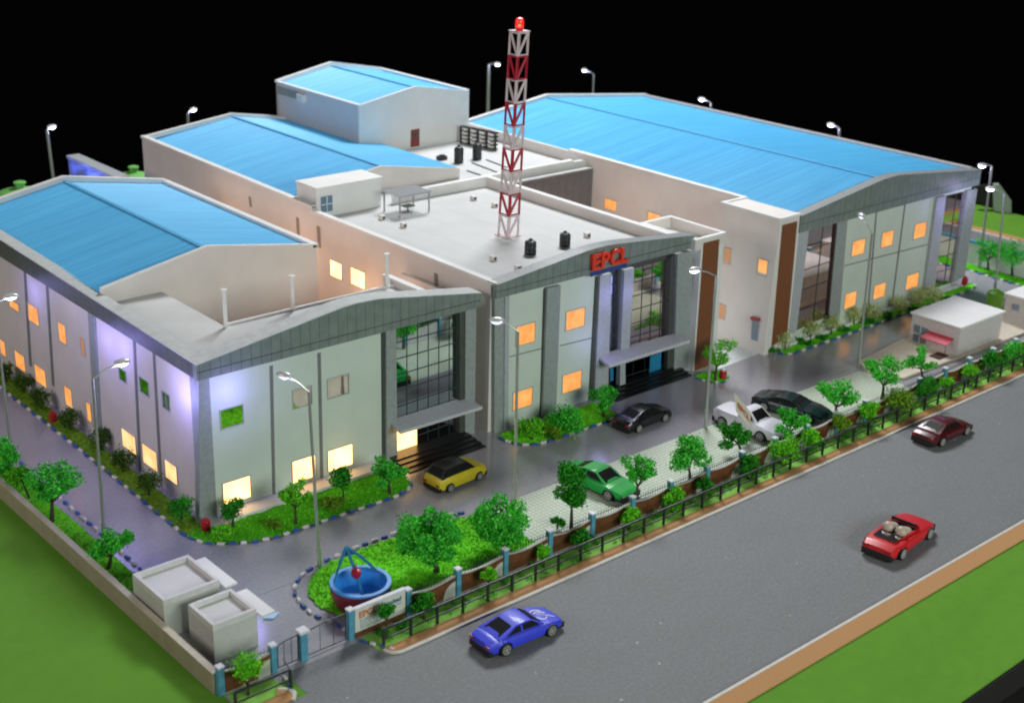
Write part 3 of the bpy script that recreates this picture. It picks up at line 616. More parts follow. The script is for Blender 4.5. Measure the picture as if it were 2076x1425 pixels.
for pix, m in (([(1469, 504), (1482, 504), (1481, 534), (1468, 534)], WINDIM), ([(1538, 525), (1557, 529), (1554, 561), (1537, 556)], WINORG), ([(1458, 618), (1471, 618), (1470, 646), (1456, 645)], WINDIM)): zc = FX(*pix[0], 47.6)[2]; window_x(pix, 47.52 + (xb0 - 47.52) * (1 - zc / 10.9) - .02, m, Cb)
for pix in ([(1227, 403), (1250, 408), (1250, 428), (1226, 422)], [(1314, 431), (1340, 436), (1338, 456), (1313, 450)]): window_x(pix, 50.0, WINORG, Cb)
xd_ = 47.52 + (xb0 - 47.52) * .86
dr = qx('door', [(1526, 641), (1540, 644), (1536, 691), (1524, 687)], xd_, .08, mat('door_grey', (.20, .26, .32), .4), Cb); qx('door_canopy', [(1525, 641), (1541, 645), (1541, 651), (1525, 647)], xd_, .22, RED, dr)
box('plinth', (50.2, CY - .15, 0), (74.5, CY + .25, .3), WHITE, Cb)
ledglow((71.6, CY - 1.6, 7.8), 130, (.36, .32, 1.0), .9, parent=Cb)

# ================================================================== DECK between, BUILDING D (top hall)
D = thing('hall_building', 'tall white hall at the back rising above the roofs, with a brown door', 'building', (42, 41, 0), 'factory buildings')
dx0, dx1, dxr, dy0, dy1, dze, dzr = 35.58, 48.12, 41.85, 34.9, 48.3, 14.5, 15.55
box('lower_wall', (38.2, 35.2, 0), (dx1, dy1, 9.75), OFFW, D)
LILAC = mat('hall_side', (.66, .66, .70), .55, var=.03)
box('side_wall', (dx0, dy0 + .23, 8.5), (dx0 + .28, dy1, dze - .05), LILAC, D); box('right_wall', (dx1 - .3, dy0 + .23, 9.75), (dx1 - .05, dy1, dze - .05), WHITE, D)
gable(dx0, dx1, dxr, dze, dzr, dy0, .23, 8.5).build('gable_wall', WHITE, D)
gable(dx0, dx1, dxr, dze, dzr, dy1 - .1, .2, 9.75).build('gable_wall', WHITE, D)
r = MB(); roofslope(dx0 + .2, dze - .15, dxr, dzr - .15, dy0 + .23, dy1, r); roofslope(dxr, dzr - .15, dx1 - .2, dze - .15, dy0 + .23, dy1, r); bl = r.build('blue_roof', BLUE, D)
MB().box((dxr - .14, dy0 + .23, dzr - .13), (dxr + .14, dy1, dzr - .07)).build('ridge_cap', BLUERIDGE, bl)
box('coping', (dx0 - .06, dy0 + .02, dze - .05), (dx0 + .32, dy1 + .2, dze + .05), WHITE, D); box('coping', (dx1 - .34, dy0 + .02, dze - .05), (dx1 + .04, dy1 + .2, dze + .12), WHITE, D)
c = MB(); c.prism([(dx0, dy1 - .05, dze + .12), (dxr, dy1 - .05, dzr + .25), (dx1, dy1 - .05, dze + .15), (dx1, dy1 - .05, dze - .1), (dxr, dy1 - .05, dzr - .1), (dx0, dy1 - .05, dze - .1)], (0, .4, 0)); c.build('coping', WHITE, D)
dd = qy('door', [(833, 264), (850, 261), (850, 296), (832, 299)], dy0, .04, mat('door_brown', (.24, .035, .025), .5), D)
qy('door_panel', [(837, 270), (847, 268), (847, 279), (837, 281)], dy0 - .05, .03, DARK, dd)
q = FX(614, 199, dx0); box('side_block', (dx0 - .4, q[1] - .5, q[2] - .35), (dx0, q[1] + .5, q[2] + .35), WHITE, D)
q2 = FX(552, 195, dx0); box('side_recess', (dx0 - .03, q[1] + .5, q[2] - .3), (dx0, dy1 - .1, q[2] + .45), PILLAR, D)
DK = thing('roof_terrace', 'flat white roof terrace between the buildings carrying the tanks and dark rack', 'terrace', (44, 30, 0))
box('terrace_floor', (38.1, 21.2, 9.6), (50.0, 38.2, 9.85), ROOFW, DK)
box('front_wall', (38.6, 20.9, 0), (50.0, 21.2, 10.45), WHITE, DK); box('coping', (38.5, 20.8, 10.45), (48.4, 21.3, 10.65), WHITE, DK)
m = mat('alley_slate', (.13, .125, .135), .5, var=.08); wallgrid(m, .9, 3.2, .5)
box('alley_wall', (39.8, 19.9, 0), (50.0, 20.15, 9.9), m, DK); box('coping', (39.8, 19.85, 9.9), (50.0, 20.25, 10.0), FCAPW, DK)
for p, q in (((955, 331), (1010, 352)), ((985, 325), (1026, 341)), ((945, 347), (972, 356))):
    a, b2 = G(*p, 9.86), G(*q, 9.86); MB().prism([a, b2, b2 + (.18, 0, 0), a + (.18, 0, 0)], (0, 0, .05)).build('roof_channel', MULL, DK)

# ================================================================== roof objects
def cyl_tank(x, y, z, r, h, m, label, group, name='water_tank'):
    t = thing(name, label, 'water tank', (x, y, z), group)
    prof = [(r * .96, 0), (r, .05), (r, h * .30), (r * .95, h * .33), (r, h * .37), (r, h * .62), (r * .95, h * .65), (r, h * .69), (r, h * .86), (r * .72, h * .96), (r * .35, h)]
    MB().lathe((x, y, z), prof).build('body', m, t, smooth=True); MB().lathe((x, y, z + h), [(r * .34, -.02), (r * .34, .09), (r * .28, .12)]).build('lid', m, t, smooth=True)
    return t
cyl_tank(28.62, 4.36, 9.9, .42, 1.0, TANKB, 'black roof tank nearer the slate fascia, left of its twin', 'black roof tanks')
cyl_tank(31.91, 4.31, 9.9, .40, 1.0, TANKB, 'black roof tank just behind the red letters on the middle building', 'black roof tanks')
cyl_tank(41.65, 28.38, 9.85, .42, 1.45, TANKB, 'black tank on the rear terrace, nearer the blue roof', 'black roof tanks')
cyl_tank(43.82, 28.46, 9.85, .42, 1.45, TANKB, 'black tank on the rear terrace in front of the dark rack', 'black roof tanks')
tag(MB().box((40.7, 29.8, 9.85), (41.5, 30.4, 10.2)).box((40.85, 29.9, 10.2), (41.3, 30.2, 10.32)).build('pump', TANKB), 'small black pump on the terrace beside the blue roof edge', 'pump')
lv = ['at the left corner of the middle flat roof, nearer the penthouse', 'second from the penthouse along the left of the flat roof', 'furthest back on the right of the flat roof', 'just left of the foot of the lattice mast at the back', 'left of the front black tank', 'lowest on the roof, right behind the slate fascia', 'behind the peak of the fascia, right of the tanks']
for (x, y), lab in zip([(25.38, 17.52), (25.4, 14.89), (34.56, 17.78), (34.6, 15.22), (25.55, 4.77), (25.47, 2.1), (34.77, 4.97)], lv):
    t = thing('roof_vent', 'small white cube vent ' + lab, 'vent', (x, y, 9.9), 'cube vents on the flat roof')
    box('body', (x - .2, y - .2, 9.9), (x + .2, y + .2, 10.25), OFFW, t, bevel=.02); box('grille', (x - .12, y - .22, 9.97), (x + .12, y - .2, 10.16), DARK, t)
PH = thing('roof_cabin', 'white roof cabin with a small window on the middle building', 'roof cabin', (24.6, 22, 9.9))
box('wall', (21.5, 20.55, 9.9), (27.5, 23.2, 12.1), WHITE, PH); box('roof', (21.42, 20.45, 12.1), (27.6, 23.3, 12.28), WHITE, PH, bevel=.03)
w = box('window', (21.9, 20.48, 10.3), (22.9, 20.56, 11.5), mat('pane_blue', (.12, .22, .32), .2), PH)
f = MB(); f.box((22.37, 20.44, 10.3), (22.43, 20.48, 11.5)); f.box((21.9, 20.44, 10.87), (22.9, 20.48, 10.93)); f.build('frame', WHITE, w)
PG = thing('pergola', 'grey slatted shelter with a small table beneath on the flat roof', 'pergola', (28.2, 18.2, 9.9))
px0, px1, py0, py1, pz = 26.7, 29.7, 17.1, 19.3, 11.5
for x, y in ((px0 + .1, py0 + .1), (px1 - .1, py0 + .1), (px0 + .1, py1 - .1), (px1 - .1, py1 - .1)): MB().tube([(x, y, 9.9), (x, y, pz)], .07, 6).build('post', PILLAR, PG)
f = MB()
for k in range(14): f.box((px0 + k * (px1 - px0) / 13 - .05, py0, pz), (px0 + k * (px1 - px0) / 13 + .05, py1, pz + .06))
f.box((px0, py0, pz - .08), (px1, py0 + .1, pz)); f.box((px0, py1 - .1, pz - .08), (px1, py1, pz)); f.build('slatted_roof', PILLARL, PG)
f = thing('table', 'tiny dark table under the roof pergola', 'table', (28.3, 18.2, 9.9)); box('top', (27.9, 17.9, 10.3), (28.8, 18.6, 10.36), DARK, f); MB().tube([(28.35, 18.25, 9.9), (28.35, 18.25, 10.3)], .05).build('leg', DARK, f)
RK = thing('equipment_rack', 'black lattice rack holding pale units at the back of the terrace', 'rack', (46.8, 32, 9.85))
a0, a1 = np.array([46.6, 34.2]), np.array([47.3, 30.0])
fb = MB(); H = 1.55
for k in range(5):
    p = a0 + (a1 - a0) * k / 4; fb.box((p[0] - .07, p[1] - .07, 9.85), (p[0] + .07, p[1] + .07, 9.85 + H))
for k in range(5):
    z = 9.95 + k * H / 4.2; fb.prism([(a0[0] - .1, a0[1], z), (a1[0] - .1, a1[1], z), (a1[0] + .35, a1[1], z), (a0[0] + .35, a0[1], z)], (0, 0, .1))
fb.build('frame', TANKB, RK)
for i in range(4):
    for k in range(4):
        p = a0 + (a1 - a0) * (i + .5) / 4; z = 10.07 + k * H / 4.2
        box('unit', (p[0] - .2, p[1] - .33, z), (p[0] + .3, p[1] + .25, z + .2), OFFW, RK, bevel=.03)

# lattice mast
MB0 = G(1030, 478, 9.9); MT = TOP(MB0, 1053, 64)
mast = thing('lattice_mast', 'tall red and white lattice mast standing on the flat roof', 'mast', MB0)
hw = .50; nseg = 9
def mp(k, i): 
    c = MB0 + (MT - MB0) * k / nseg; w = hw * (1 - .12 * k / nseg); s = [(-1, -1), (1, -1), (1, 1), (-1, 1)][i % 4]; return c + np.array([s[0] * w, s[1] * w, 0])
for k in range(nseg):
    s = MB()
    for i in range(4):
        s.tube([mp(k, i), mp(k + 1, i)], .09, 5)
        if i in (0, 3): s.tube([mp(k, 0), mp(k + 1, 1 if i == 0 else 3)], .10, 5); s.tube([mp(k + .04, i), mp(k + .04, i + 1)], .055, 5); s.tube([mp(k + .96, i), mp(k + .96, i + 1)], .055, 5)
    s.build('mast_section', TRED if k % 2 == 1 else TWHT, mast)
MB().box(MB0 + (-.7, -.7, 0), MB0 + (.7, .7, .08)).build('base_plate', TWHT, mast)
MB().box(MT + (-.55, -.55, 0), MT + (.55, .55, .06)).build('top_plate', TWHT, mast)
BC = mat('beacon_red', (.6, .01, .01), .3, emit=(1.0, .03, .02), estr=.75)
bq = thing('beacon', 'glowing red beacon on top of the lattice mast', 'beacon light', MT)
MB().lathe(MT + (0, 0, .06), [(.25, 0), (.25, .12), (.20, .16)], 14).build('base', TRED, bq, smooth=True)
MB().lathe(MT + (0, 0, .22), [(.26, 0), (.31, .1), (.31, .5), (.24, .66), (.1, .72)], 16).build('lens', BC, bq, smooth=True)
ledglow(MT + (-.4, -.5, .5), 5, (1, .05, .03), parent=bq)
MB().ball(MT + (-.2, -.22, .42), .12, 10).build('bulb', mat('beacon_core', (1, .1, .05), .3, emit=(1, .12, .06), estr=2.2), bq)

# ================================================================== lettering
def text_mesh(name, s, size, ext, m, parent, mat4, align='LEFT', bold=0.0):
    cu = bpy.data.curves.new(name, 'FONT'); cu.body = s; cu.size = size; cu.extrude = ext; cu.offset = bold; cu.align_x = align
    t = bpy.data.objects.new(name, cu); COL.objects.link(t); bpy.context.view_layer.update()
    me = bpy.data.meshes.new_from_object(t.evaluated_get(bpy.context.evaluated_depsgraph_get())); me.name = name
    bpy.data.objects.remove(t); me.transform(mat4); return link(name, me, m, parent)
def facemat(o, xdir, zdir):
    x = Vector(xdir).normalized(); y = Vector(zdir).normalized(); z = x.cross(y)
    mt = Matrix.Identity(4)
    for i in range(3): mt[i][0] = x[i]; mt[i][1] = y[i]; mt[i][2] = z[i]; mt[i][3] = o[i]
    return mt
L0 = FY(1198, 548, BY - .3); L1 = FY(1272, 530, BY - .3); Lt = FY(1198, 514, BY - .3)
sg = thing('sign_letters', 'red raised letters EPCL on the slate gable of the middle building', 'sign', L0)
capH = (Lt[2] - L0[2]); wid = L1[0] - L0[0]
xx = L0[0]
for ch, wf in zip('EPCL', (.24, .25, .29, .22)):
    lt = text_mesh('letter', ch, capH / .80, .14, SIGNR, sg, facemat((xx, BY - .32, L0[2] + .02), (1, 0, 0), (0, 0, 1)), bold=.05)
    xs = [v.co.x for v in lt.data.vertices]; k = wid * wf * .93 / (max(xs) - min(xs))
    for v in lt.data.vertices: v.co.x = xx + (v.co.x - min(xs)) * k
    xx += wid * wf
tag(qy('sign_underline', [(1197, 553), (1270, 534), (1270, 541), (1197, 561)], BY - .17, .06, SIGNB, None), 'thin dark blue strip beneath the red letters', 'sign strip')

# ================================================================== boundary walls, gate, railings
WY = -15.0
BW = thing('boundary_wall', 'long white and brown wall with blue piers along the street', 'wall', (30, WY, 0), 'boundary walls')
BWs = thing('boundary_wall', 'short brown panelled wall with blue piers left of the gate', 'wall', (-6, WY, 0), 'boundary walls')
WALLW = mat('wall_card', (.50, .50, .46), .6, var=.05)
def pier(x, parent, h=1.62, w=.165, y=WY, base=0):
    p = box('pier', (x - w, y - w, base), (x + w, y + w, h), BLUEP, parent, bevel=.03); box('cap', (x - w - .03, y - w - .03, h), (x + w + .03, y + w + .03, h + .10), PIERT, p, bevel=.03)
def bay(x0, x1, parent, spikes=True, panel=True):
    n = 10; top = []
    for i in range(n + 1):
        t = i / n; top.append((x0 + (x1 - x0) * t, 1.22 - .19 * math.sin(math.pi * t) * (1 - .35 * t)))
    MB().prism([(x0, WY - .08, 0), (x1, WY - .08, 0)] + [(a, WY - .08, b) for a, b in top[::-1]], (0, .16, 0)).build('wall_bay', WALLW, parent)
    W_ = x1 - x0; cut = [(x1 - .05 - W_ * .24 * (1 - math.cos(a)) - 0, .95 * math.sin(a)) for a in [math.pi / 2 * k / 6 for k in range(7)]]
    cut = [(x1 - .02 - W_ * .28 * math.cos(a), .06 + .86 * math.sin(a)) for a in [math.pi / 2 * k / 6 for k in range(7)]]
    if panel: MB().prism([(x0, WY - .12, .06)] + [(a, WY - .12, b) for a, b in cut] + [(a, WY - .12, b - .07) for a, b in top[::-1]], (0, .05, 0)).build('wall_panel', BROWNW, parent)
    if spikes:
        s = MB(); s.tube([(x0, WY, 1.32), (x1, WY, 1.32)], .02, 4)
        for i in range(14):
            x = x0 + (x1 - x0) * (i + .5) / 14; s.tube([(x, WY, .95), (x, WY, 1.5)], .014, 4)
        s.build('spike_railing', RAILM, parent)
pier(-7.75, BWs, 1.5); pier(-4.9, BWs, 1.5); bay(-7.55, -5.1, BWs)
xs = [3.17 + 3.31 * k for k in range(24)]
pier(-.42, BW, 1.7); 
for x in xs: pier(x, BW, 1.5)
for k, (a, b) in enumerate(zip(xs[:-1], xs[1:])): bay(a + .2, b - .2, BW, spikes=k < 16)
# sign board bay
sb = thing('sign_board', 'white entrance sign board with orange and blue writing between two blue piers', 'sign', (1.4, WY, 0))
BRDM = mat('board_face', (.66, .68, .62), .5, var=.04)
MB().box((-.2, WY - .12, .32), (2.95, WY + .06, 1.62)).build('board', BRDM, sb, bevel=.02)
MB().box((-.22, WY - .15, 1.62), (2.97, WY + .09, 1.72)).build('top_rail', PIERT, sb)
MB().box((-.2, WY - .1, 0), (2.95, WY + .05, .32)).build('brown_base', BROWNW, sb)
YS = WY - .135
text_mesh('lettering', 'EPCL', .50, .012, mat('ink_orange', (.62, .16, .03), .5), sb, facemat((.02, YS, 1.10), (1, 0, 0), (0, 0, 1)), bold=.012)
MB().box((1.45, YS - .01, 1.02), (1.48, YS + .01, 1.52)).build('divider_line', SIGNB, sb)
text_mesh('lettering', 'Limited', .36, .012, mat('ink_blue', (.02, .10, .30), .5), sb, facemat((1.58, YS, 1.16), (1, 0, 0), (0, 0, 1)), bold=.006)
# grey-blue lines stand for the small unreadable address rows
f = MB()
for z, a, b in ((.92, .1, 1.6), (.78, .1, 1.25), (.64, .1, 2.1), (.50, .1, 1.9), (.98, 1.62, 2.7)):
    x = a
    while x < b: w_ = random.uniform(.1, .3); f.box((x, YS - .004, z), (min(b, x + w_), YS + .01, z + .05)); x += w_ + .06
f.build('small_writing', mat('ink_small', (.16, .26, .33), .6), sb)
# gate
def gate(x0, x1, z1, lab, diag):
    g = thing('metal_gate', lab, 'gate', (x0, WY, 0), 'entrance gate leaves'); n = 2
    f = MB(); f.tube([(x0, WY, .12), (x1, WY, .12)], .035); f.tube([(x0, WY, z1[0]), ((x0 + x1) / 2, WY, (z1[0] + z1[1]) / 2 + .06), (x1, WY, z1[1])], .035)
    for x, z in ((x0 + .04, z1[0]), (x1 - .04, z1[1])): f.tube([(x, WY, .1), (x, WY, z)], .035)
    for k in range(1, 3): x = x0 + (x1 - x0) * k / 3; f.tube([(x, WY, .12), (x, WY, z1[0] + (z1[1] - z1[0]) * k / 3)], .018)
    f.build('frame', RAILM, g)
    b = MB()
    for k in range(22): x = x0 + (x1 - x0) * (k + .5) / 22; b.tube([(x, WY, .12), (x, WY, min(z1) )], .006, 3)
    b.build('bars', RAILM, g)
pg = thing('gate_pier', 'thick blue gate pier with white cap between the two gate leaves', 'gate pier', (-3.2, WY, 0))
box('shaft', (-3.42, WY - .2, 0), (-3.0, WY + .2, 1.55), BLUEP, pg, bevel=.03); box('cap', (-3.5, WY - .28, 1.55), (-2.92, WY + .28, 1.72), PIERT, pg, bevel=.04)
gate(-4.68, -3.44, (1.35, 1.5), 'narrow wire gate leaf left of the thick blue pier', 0); gate(-2.98, -.65, (1.5, 1.6), 'wide wire gate leaf between the blue pier and the sign board', 1)
# left boundary wall
lw = thing('boundary_wall', 'plain grey-brown wall along the left lawn', 'wall', (-7.87, 8, 0), 'boundary walls')
OLIVE = mat('olive_wall', (.36, .32, .22), .7, var=.08, scale=1)
box('wall_slab', (-8.02, -14.8, 0), (-7.72, 62, 1.12), OLIVE, lw); box('coping', (-8.03, -14.8, 1.12), (-7.68, 62, 1.16), mat('olive_coping', (.54, .49, .39), .6), lw)
rw = thing('boundary_wall', 'white wall with blue coping at the far right', 'wall', (82.3, 8, 0), 'boundary walls')
box('wall_slab', (82.2, -15, 0), (82.5, 60, 2.0), WHITE, rw); box('coping', (82.15, -15, 2.0), (82.6, 60, 2.2), BLUEP, rw)
# street railing
def railing(x0, x1, step, lab, endx=None):
    t = thing('street_railing', lab, 'railing', (x0, -16.6, 0), 'black street railings'); n = max(1, int(round((x1 - x0) / step)))
    for k in range(n + 1):
        x = x0 + (x1 - x0) * k / n; box('post', (x - .06, -16.66, 0), (x + .06, -16.54, 1.02), RAILM, t)
    MB().box((x0, -16.63, .96), (x1, -16.57, 1.08)).build('rail', RAILM, t); MB().box((x0, -16.62, .42), (x1, -16.58, .5)).build('rail', RAILM, t)
    return t
railing(.47, 92, 1.7, 'long black two-bar railing beside the tan strip of the street')
rr = railing(-7.9, -4.95, 2.9, 'short black two-bar railing left of the entrance')
MB().tube([(-4.95, -16.6, 1.0), (-4.7, -15.6, 1.0)], .035).build('rail', RAILM, rr)
stones([(-.2, -15.4), (.1, -16.0), (.5, -16.75), (.75, -17.3)], 'few blue and white stones at the sign board corner', sp=.5, size=(.32, .18, .14))
stones([(-4.75, -15.5), (-4.8, -16.1), (-5.0, -16.6), (-5.1, -17.4)], 'few blue and white stones at the corner left of the entrance', sp=.55, size=(.3, .18, .14), blue_first=False)

# ================================================================== guard huts, kiosk, tub
def hut(x0, x1, y0, y1, h, lab, cy0, cy1, cx1, cz):
    t = thing('guard_hut', lab, 'hut', ((x0 + x1) / 2, (y0 + y1) / 2, 0), 'gate huts')
    HM = mat('hut_wall', (.54, .56, .51), .55, var=.03); box('wall', (x0, y0, .006), (x1, y1, h - .35), HM, t)
    f = MB(); e = .2
    f.box((x0, y0, h - .35), (x1, y0 + e, h)); f.box((x0, y1 - e, h - .35), (x1, y1, h)); f.box((x0, y0 + e, h - .35), (x0 + e, y1 - e, h)); f.box((x1 - e, y0 + e, h - .35), (x1, y1 - e, h)); f.build('parapet', mat('hut_white', (.66, .65, .64), .5), t, bevel=.015)
    box('roof', (x0 + e, y0 + e, h - .34), (x1 - e, y1 - e, h - .28), ROOFW, t)
    box('canopy', (x1 + .001, cy0, cz), (cx1, cy1, cz + .12), WHITE, t, bevel=.02)
    return t
hut(-7.35, -4.9, -13.8, -11.5, 2.25, 'smaller nearer white guard hut beside the gate', -14.0, -12.0, -4.0, 1.75) if False else None
def pixhut(corners, hz, cpix, cz, lab, zb=0):
    P = [G(*p, hz) for p in corners]; x0 = (P[0][0] + P[3][0]) / 2; x1 = (P[1][0] + P[2][0]) / 2; y1 = (P[0][1] + P[1][1]) / 2; y0 = (P[2][1] + P[3][1]) / 2
    Q = [G(*p, cz) for p in cpix]; return hut(x0, x1, y0, y1, hz, lab, min(q[1] for q in Q), max(q[1] for q in Q), max(q[0] for q in Q), cz - .12)
pixhut([(269, 1162), (383, 1123), (446, 1176), (328, 1217)], 2.2, [(398, 1134), (416, 1128), (481, 1180), (448, 1191)], 2.0, 'larger white hut behind the other, with a canopy slab')
pixhut([(381, 1224), (468, 1192), (521, 1233), (431, 1268)], 2.1, [(483, 1198), (497, 1193), (558, 1237), (523, 1246)], 1.9, 'smaller white hut nearest the gate, with a canopy slab')
p = G(550, 1250, .0); tag(MB().prism([p + (-.45, .05, .02), p + (.1, .3, .02), p + (.5, 0, .02), p + (-.05, -.3, .02)], (0, 0, .08)).build('floor_mat', mat('mat_blue', (.40, .62, .85), .4)), 'small light blue slab on the paving by the nearer hut', 'slab')
# right kiosk on cream base
struct('concrete_base', MB().prism([(51.6, -8.3, .0), (58.8, -7.5, 0), (80, -7.9, 0), (80, -13.2, 0), (51.6, -12.4, 0), (50.6, -10, 0)], (0, 0, .22)), CREAM)
K = thing('kiosk', 'white flat roofed kiosk with a red awning on the cream base', 'kiosk', (62, -10, .22))
KW = mat('kiosk_wall', (.62, .57, .56), .6)
box('wall', (58.9, -12.35, .22), (65.1, -8.0, 2.45), KW, K); f = MB(); f.box((58.75, -12.5, 2.45), (65.3, -7.85, 2.62)); f.build('roof', WHITE, K, bevel=.03)
P0 = [FX(1854, 657, 58.9), FX(1882, 667, 58.9), FX(1875, 698, 58.9), FX(1851, 690, 58.9)]
w = MB().prism([q_ - np.array([.04, 0, 0]) for q_ in P0], (.06, 0, 0)).build('window', mat('kiosk_glass', (.18, .22, .26), .25), K)
ym = (P0[0][1] + P0[1][1]) / 2; zm = (P0[0][2] + P0[2][2]) / 2; f = MB(); f.box((58.84, ym - .04, P0[2][2]), (58.87, ym + .04, P0[0][2])); f.box((58.84, P0[1][1], zm - .04), (58.87, P0[0][1], zm + .04)); f.build('frame', PIERT, w)
aw = MB().prism([(57.9, -11.9, 1.1), (58.9, -11.9, 1.45), (58.9, -9.6, 1.45), (57.9, -9.6, 1.1)], (0, 0, .06)).build('awning', mat('awning_red', (.55, .035, .07), .5), K)
MB().tube([(57.95, -11.85, .22), (57.95, -11.85, 1.12)], .03).build('awning_post', MULL, K)
tag(MB().box((57.0, -12.0, .22), (58.3, -11.1, .30)).build('floor_hatch', mat('hatch_brown', (.06, .02, .012), .7)), 'dark brown hatch on the cream base in front of the kiosk', 'hatch')
K2 = thing('kiosk', 'second white kiosk cut off by the right edge of the view', 'kiosk', (71, -10, .22))
box('wall', (69.1, -13.4, .22), (76.5, -10.3, 2.6), KW, K2); box('roof', (68.95, -13.5, 2.6), (76.7, -10.15, 2.78), WHITE, K2, bevel=.03)
box('window', (69.04, -11.6, 1.5), (69.1, -11.0, 2.0), mat('kiosk_glass2', (.25, .30, .38), .3), K2)
gb = G(2019, 622, .2); cyl_tank(gb[0] - .2, gb[1] + .1, .22, .72, 1.5, TANKG, 'green tank standing between the two kiosks', 'green tanks')
TG2 = mat('pale_green_tank', (0.20, 0.55, 0.13), 0.5)
for (px_, py_), z_, lab, r_ in (((42, 391), 5.0, 'pale green tank with a small lid behind the nearest blue roof, at the left edge', 2.05), ((272, 359), 5.0, 'pale green tank behind the nearest building, right of the blue lit block', 1.9)):
    q = G(px_, py_, z_); t = thing('water_tank', lab, 'water tank', (q[0], q[1], 0), 'green tanks')
    MB().lathe((q[0], q[1], 0), [(r_ * .8, 0), (r_ * .82, z_ - 1.2), (r_ * .97, z_ - .35), (r_, z_), (r_ * .95, z_ + .12), (r_ * .25, z_ + .5)], 28).build('body', TG2, t, smooth=True)
    MB().lathe((q[0], q[1], z_), [(r_ * .20, .40), (r_ * .20, .85), (r_ * .27, .88), (r_ * .27, 1.02), (r_ * .15, 1.1)], 16).build('lid', TG2, t, smooth=True)
# low block with blue light behind the nearest building
q0, q1 = G(122, 330, 8.6), G(240, 366, 8.6)
hb = thing('rear_block', 'narrow grey block with blue lit side behind the nearest blue roof', 'outbuilding', (q0[0], q0[1], 0))
xb_ = (q0[0] + q1[0]) / 2 + .1
box('wall', (xb_, q1[1] - 1, 0), (xb_ + 1.0, q0[1], 8.9), mat('block_grey', (.20, .22, .30), .5), hb); box('roof', (xb_ - .1, q1[1] - 1, 8.9), (xb_ + 1.1, q0[1] + .1, 9.15), PILLARL, hb)
ledglow((xb_ - .7, (q0[1] + q1[1]) / 2, 8.2), 120, (.10, .17, 1), parent=hb); ledglow((xb_ - .7, q0[1] - 1, 8.2), 60, (.10, .17, 1), parent=hb)
# pale boards standing on the lawn edge far right
q = G(2030, 428, 0); tq = thing('display_board', 'pale upright board at the far edge of the right lawn', 'board', q)
t0, t1 = TOP(q, 2012, 372), TOP(q, 2045, 403); b0, b1 = TOP(q, 2012, 424), TOP(q, 2045, 432)
MB().prism([b0, b1, t1, TOP(q, 2022, 371), t0], (-.5, -.6, 0)).build('panel', mat('board_pale', (.34, .38, .34), .6), tq)
t0, t1, b0, b1 = TOP(q, 1977, 378), TOP(q, 2011, 376), TOP(q, 1977, 410), TOP(q, 2011, 422)
MB().prism([b0, b1, t1, t0], (.4, .4, 0)).build('dark_panel', DARKEDGE, tq)
# tub with blue frame and red figure-like bucket
pc = (G(672, 1200, 0) + G(792, 1190, 0)) / 2; pc = G(728, 1222, 0); tr = (G(792, 1170, .8)[0] - G(670, 1178, .8)[0])
TUB = thing('garden_tub', 'round maroon tub with a bright blue inside on the corner lawn', 'tub', pc)
RT = 1.62
pc = G(731, 1181, 1.3); pc[2] = 0
MB().lathe((pc[0], pc[1], 0), [(RT * .78, .05), (RT * .96, .7), (RT, 1.29), (RT * .97, 1.31), (RT * .97, 1.25)], 36, False).build('outer_shell', mat('tub_maroon', (.20, .015, .03), .45), TUB, smooth=True)
TB = mat('tub_blue', (.035, .27, .70), .35)
mbx = MB(); prof = [(RT * 1.0, 1.32), (RT * .99, 1.42), (RT * .86, 1.42), (RT * .82, 1.34), (RT * .78, .46), (0.02, .44)]
vs = []; fs = []; sg_ = 36
for r_, z_ in prof:
    for k in range(sg_): a = 2 * math.pi * k / sg_; vs.append((pc[0] + r_ * math.cos(a), pc[1] + r_ * math.sin(a), z_))
for i in range(len(prof) - 1):
    for k in range(sg_): fs.append([i * sg_ + k, i * sg_ + (k + 1) % sg_, (i + 1) * sg_ + (k + 1) % sg_, (i + 1) * sg_ + k])
mbx.add(vs, fs).build('blue_lining', TB, TUB, smooth=True)
FR = thing('lifting_frame', 'blue tripod frame leaning over the round tub', 'frame', pc)
FB = mat('frame_blue', (.03, .20, .36), .5)
apex = TOP(pc + (0, .3, 0), 702, 1108)
for q_ in ((678, 1178), (765, 1158), (736, 1208)):
    ft = G(*q_, 1.38 if q_[0] != 736 else .5); MB().tube([apex, (apex + ft) / 2 + np.array([0, 0, .12]), ft], .085, 6).build('leg', FB, FR)
e = MB(); m1 = apex * .72 + G(678, 1178, 1.0) * .28; m2 = apex * .72 + G(765, 1158, 1.0) * .28; e.prism([apex, m1, m2], (.03, -.05, 0)); e.build('brace_plate', FB, FR)
hp = TOP(pc, 722, 1160); BKT = thing('red_bucket', 'small red bucket hanging in the blue frame over the tub', 'bucket', hp)
MB().lathe(hp + (0, 0, -.3), [(.16, 0), (.26, .15), (.27, .42), (.12, .5)], 14).build('body', RED, BKT, smooth=True); MB().tube([hp + (0, 0, .2), hp + (0, 0, .5)], .03).build('handle', RED, BKT)
# red bins
for (x_, y_), lab in (((418, 1076), 'red drum at the front corner of the nearest building'), ((109, 856), 'red drum in the bed along the side wall of the nearest building'), ((1955, 577), 'red drum at the far corner of the right building'), ((1465, 768), 'red drum with a white top on the island bed')):
    q = G(x_, y_, 0); t = thing('red_drum', lab, 'drum', q, 'red drums'); r_ = .27
    MB().lathe(q, [(r_, 0.02), (r_, .62), (r_ * .9, .68)], 16).build('body', RED, t, smooth=True); MB().lathe(q + (0, 0, .68), [(r_ * .6, 0), (r_ * .5, .12), (.05, .16)], 12).build('lid', PIERT if x_ == 1465 else RED, t, smooth=True)

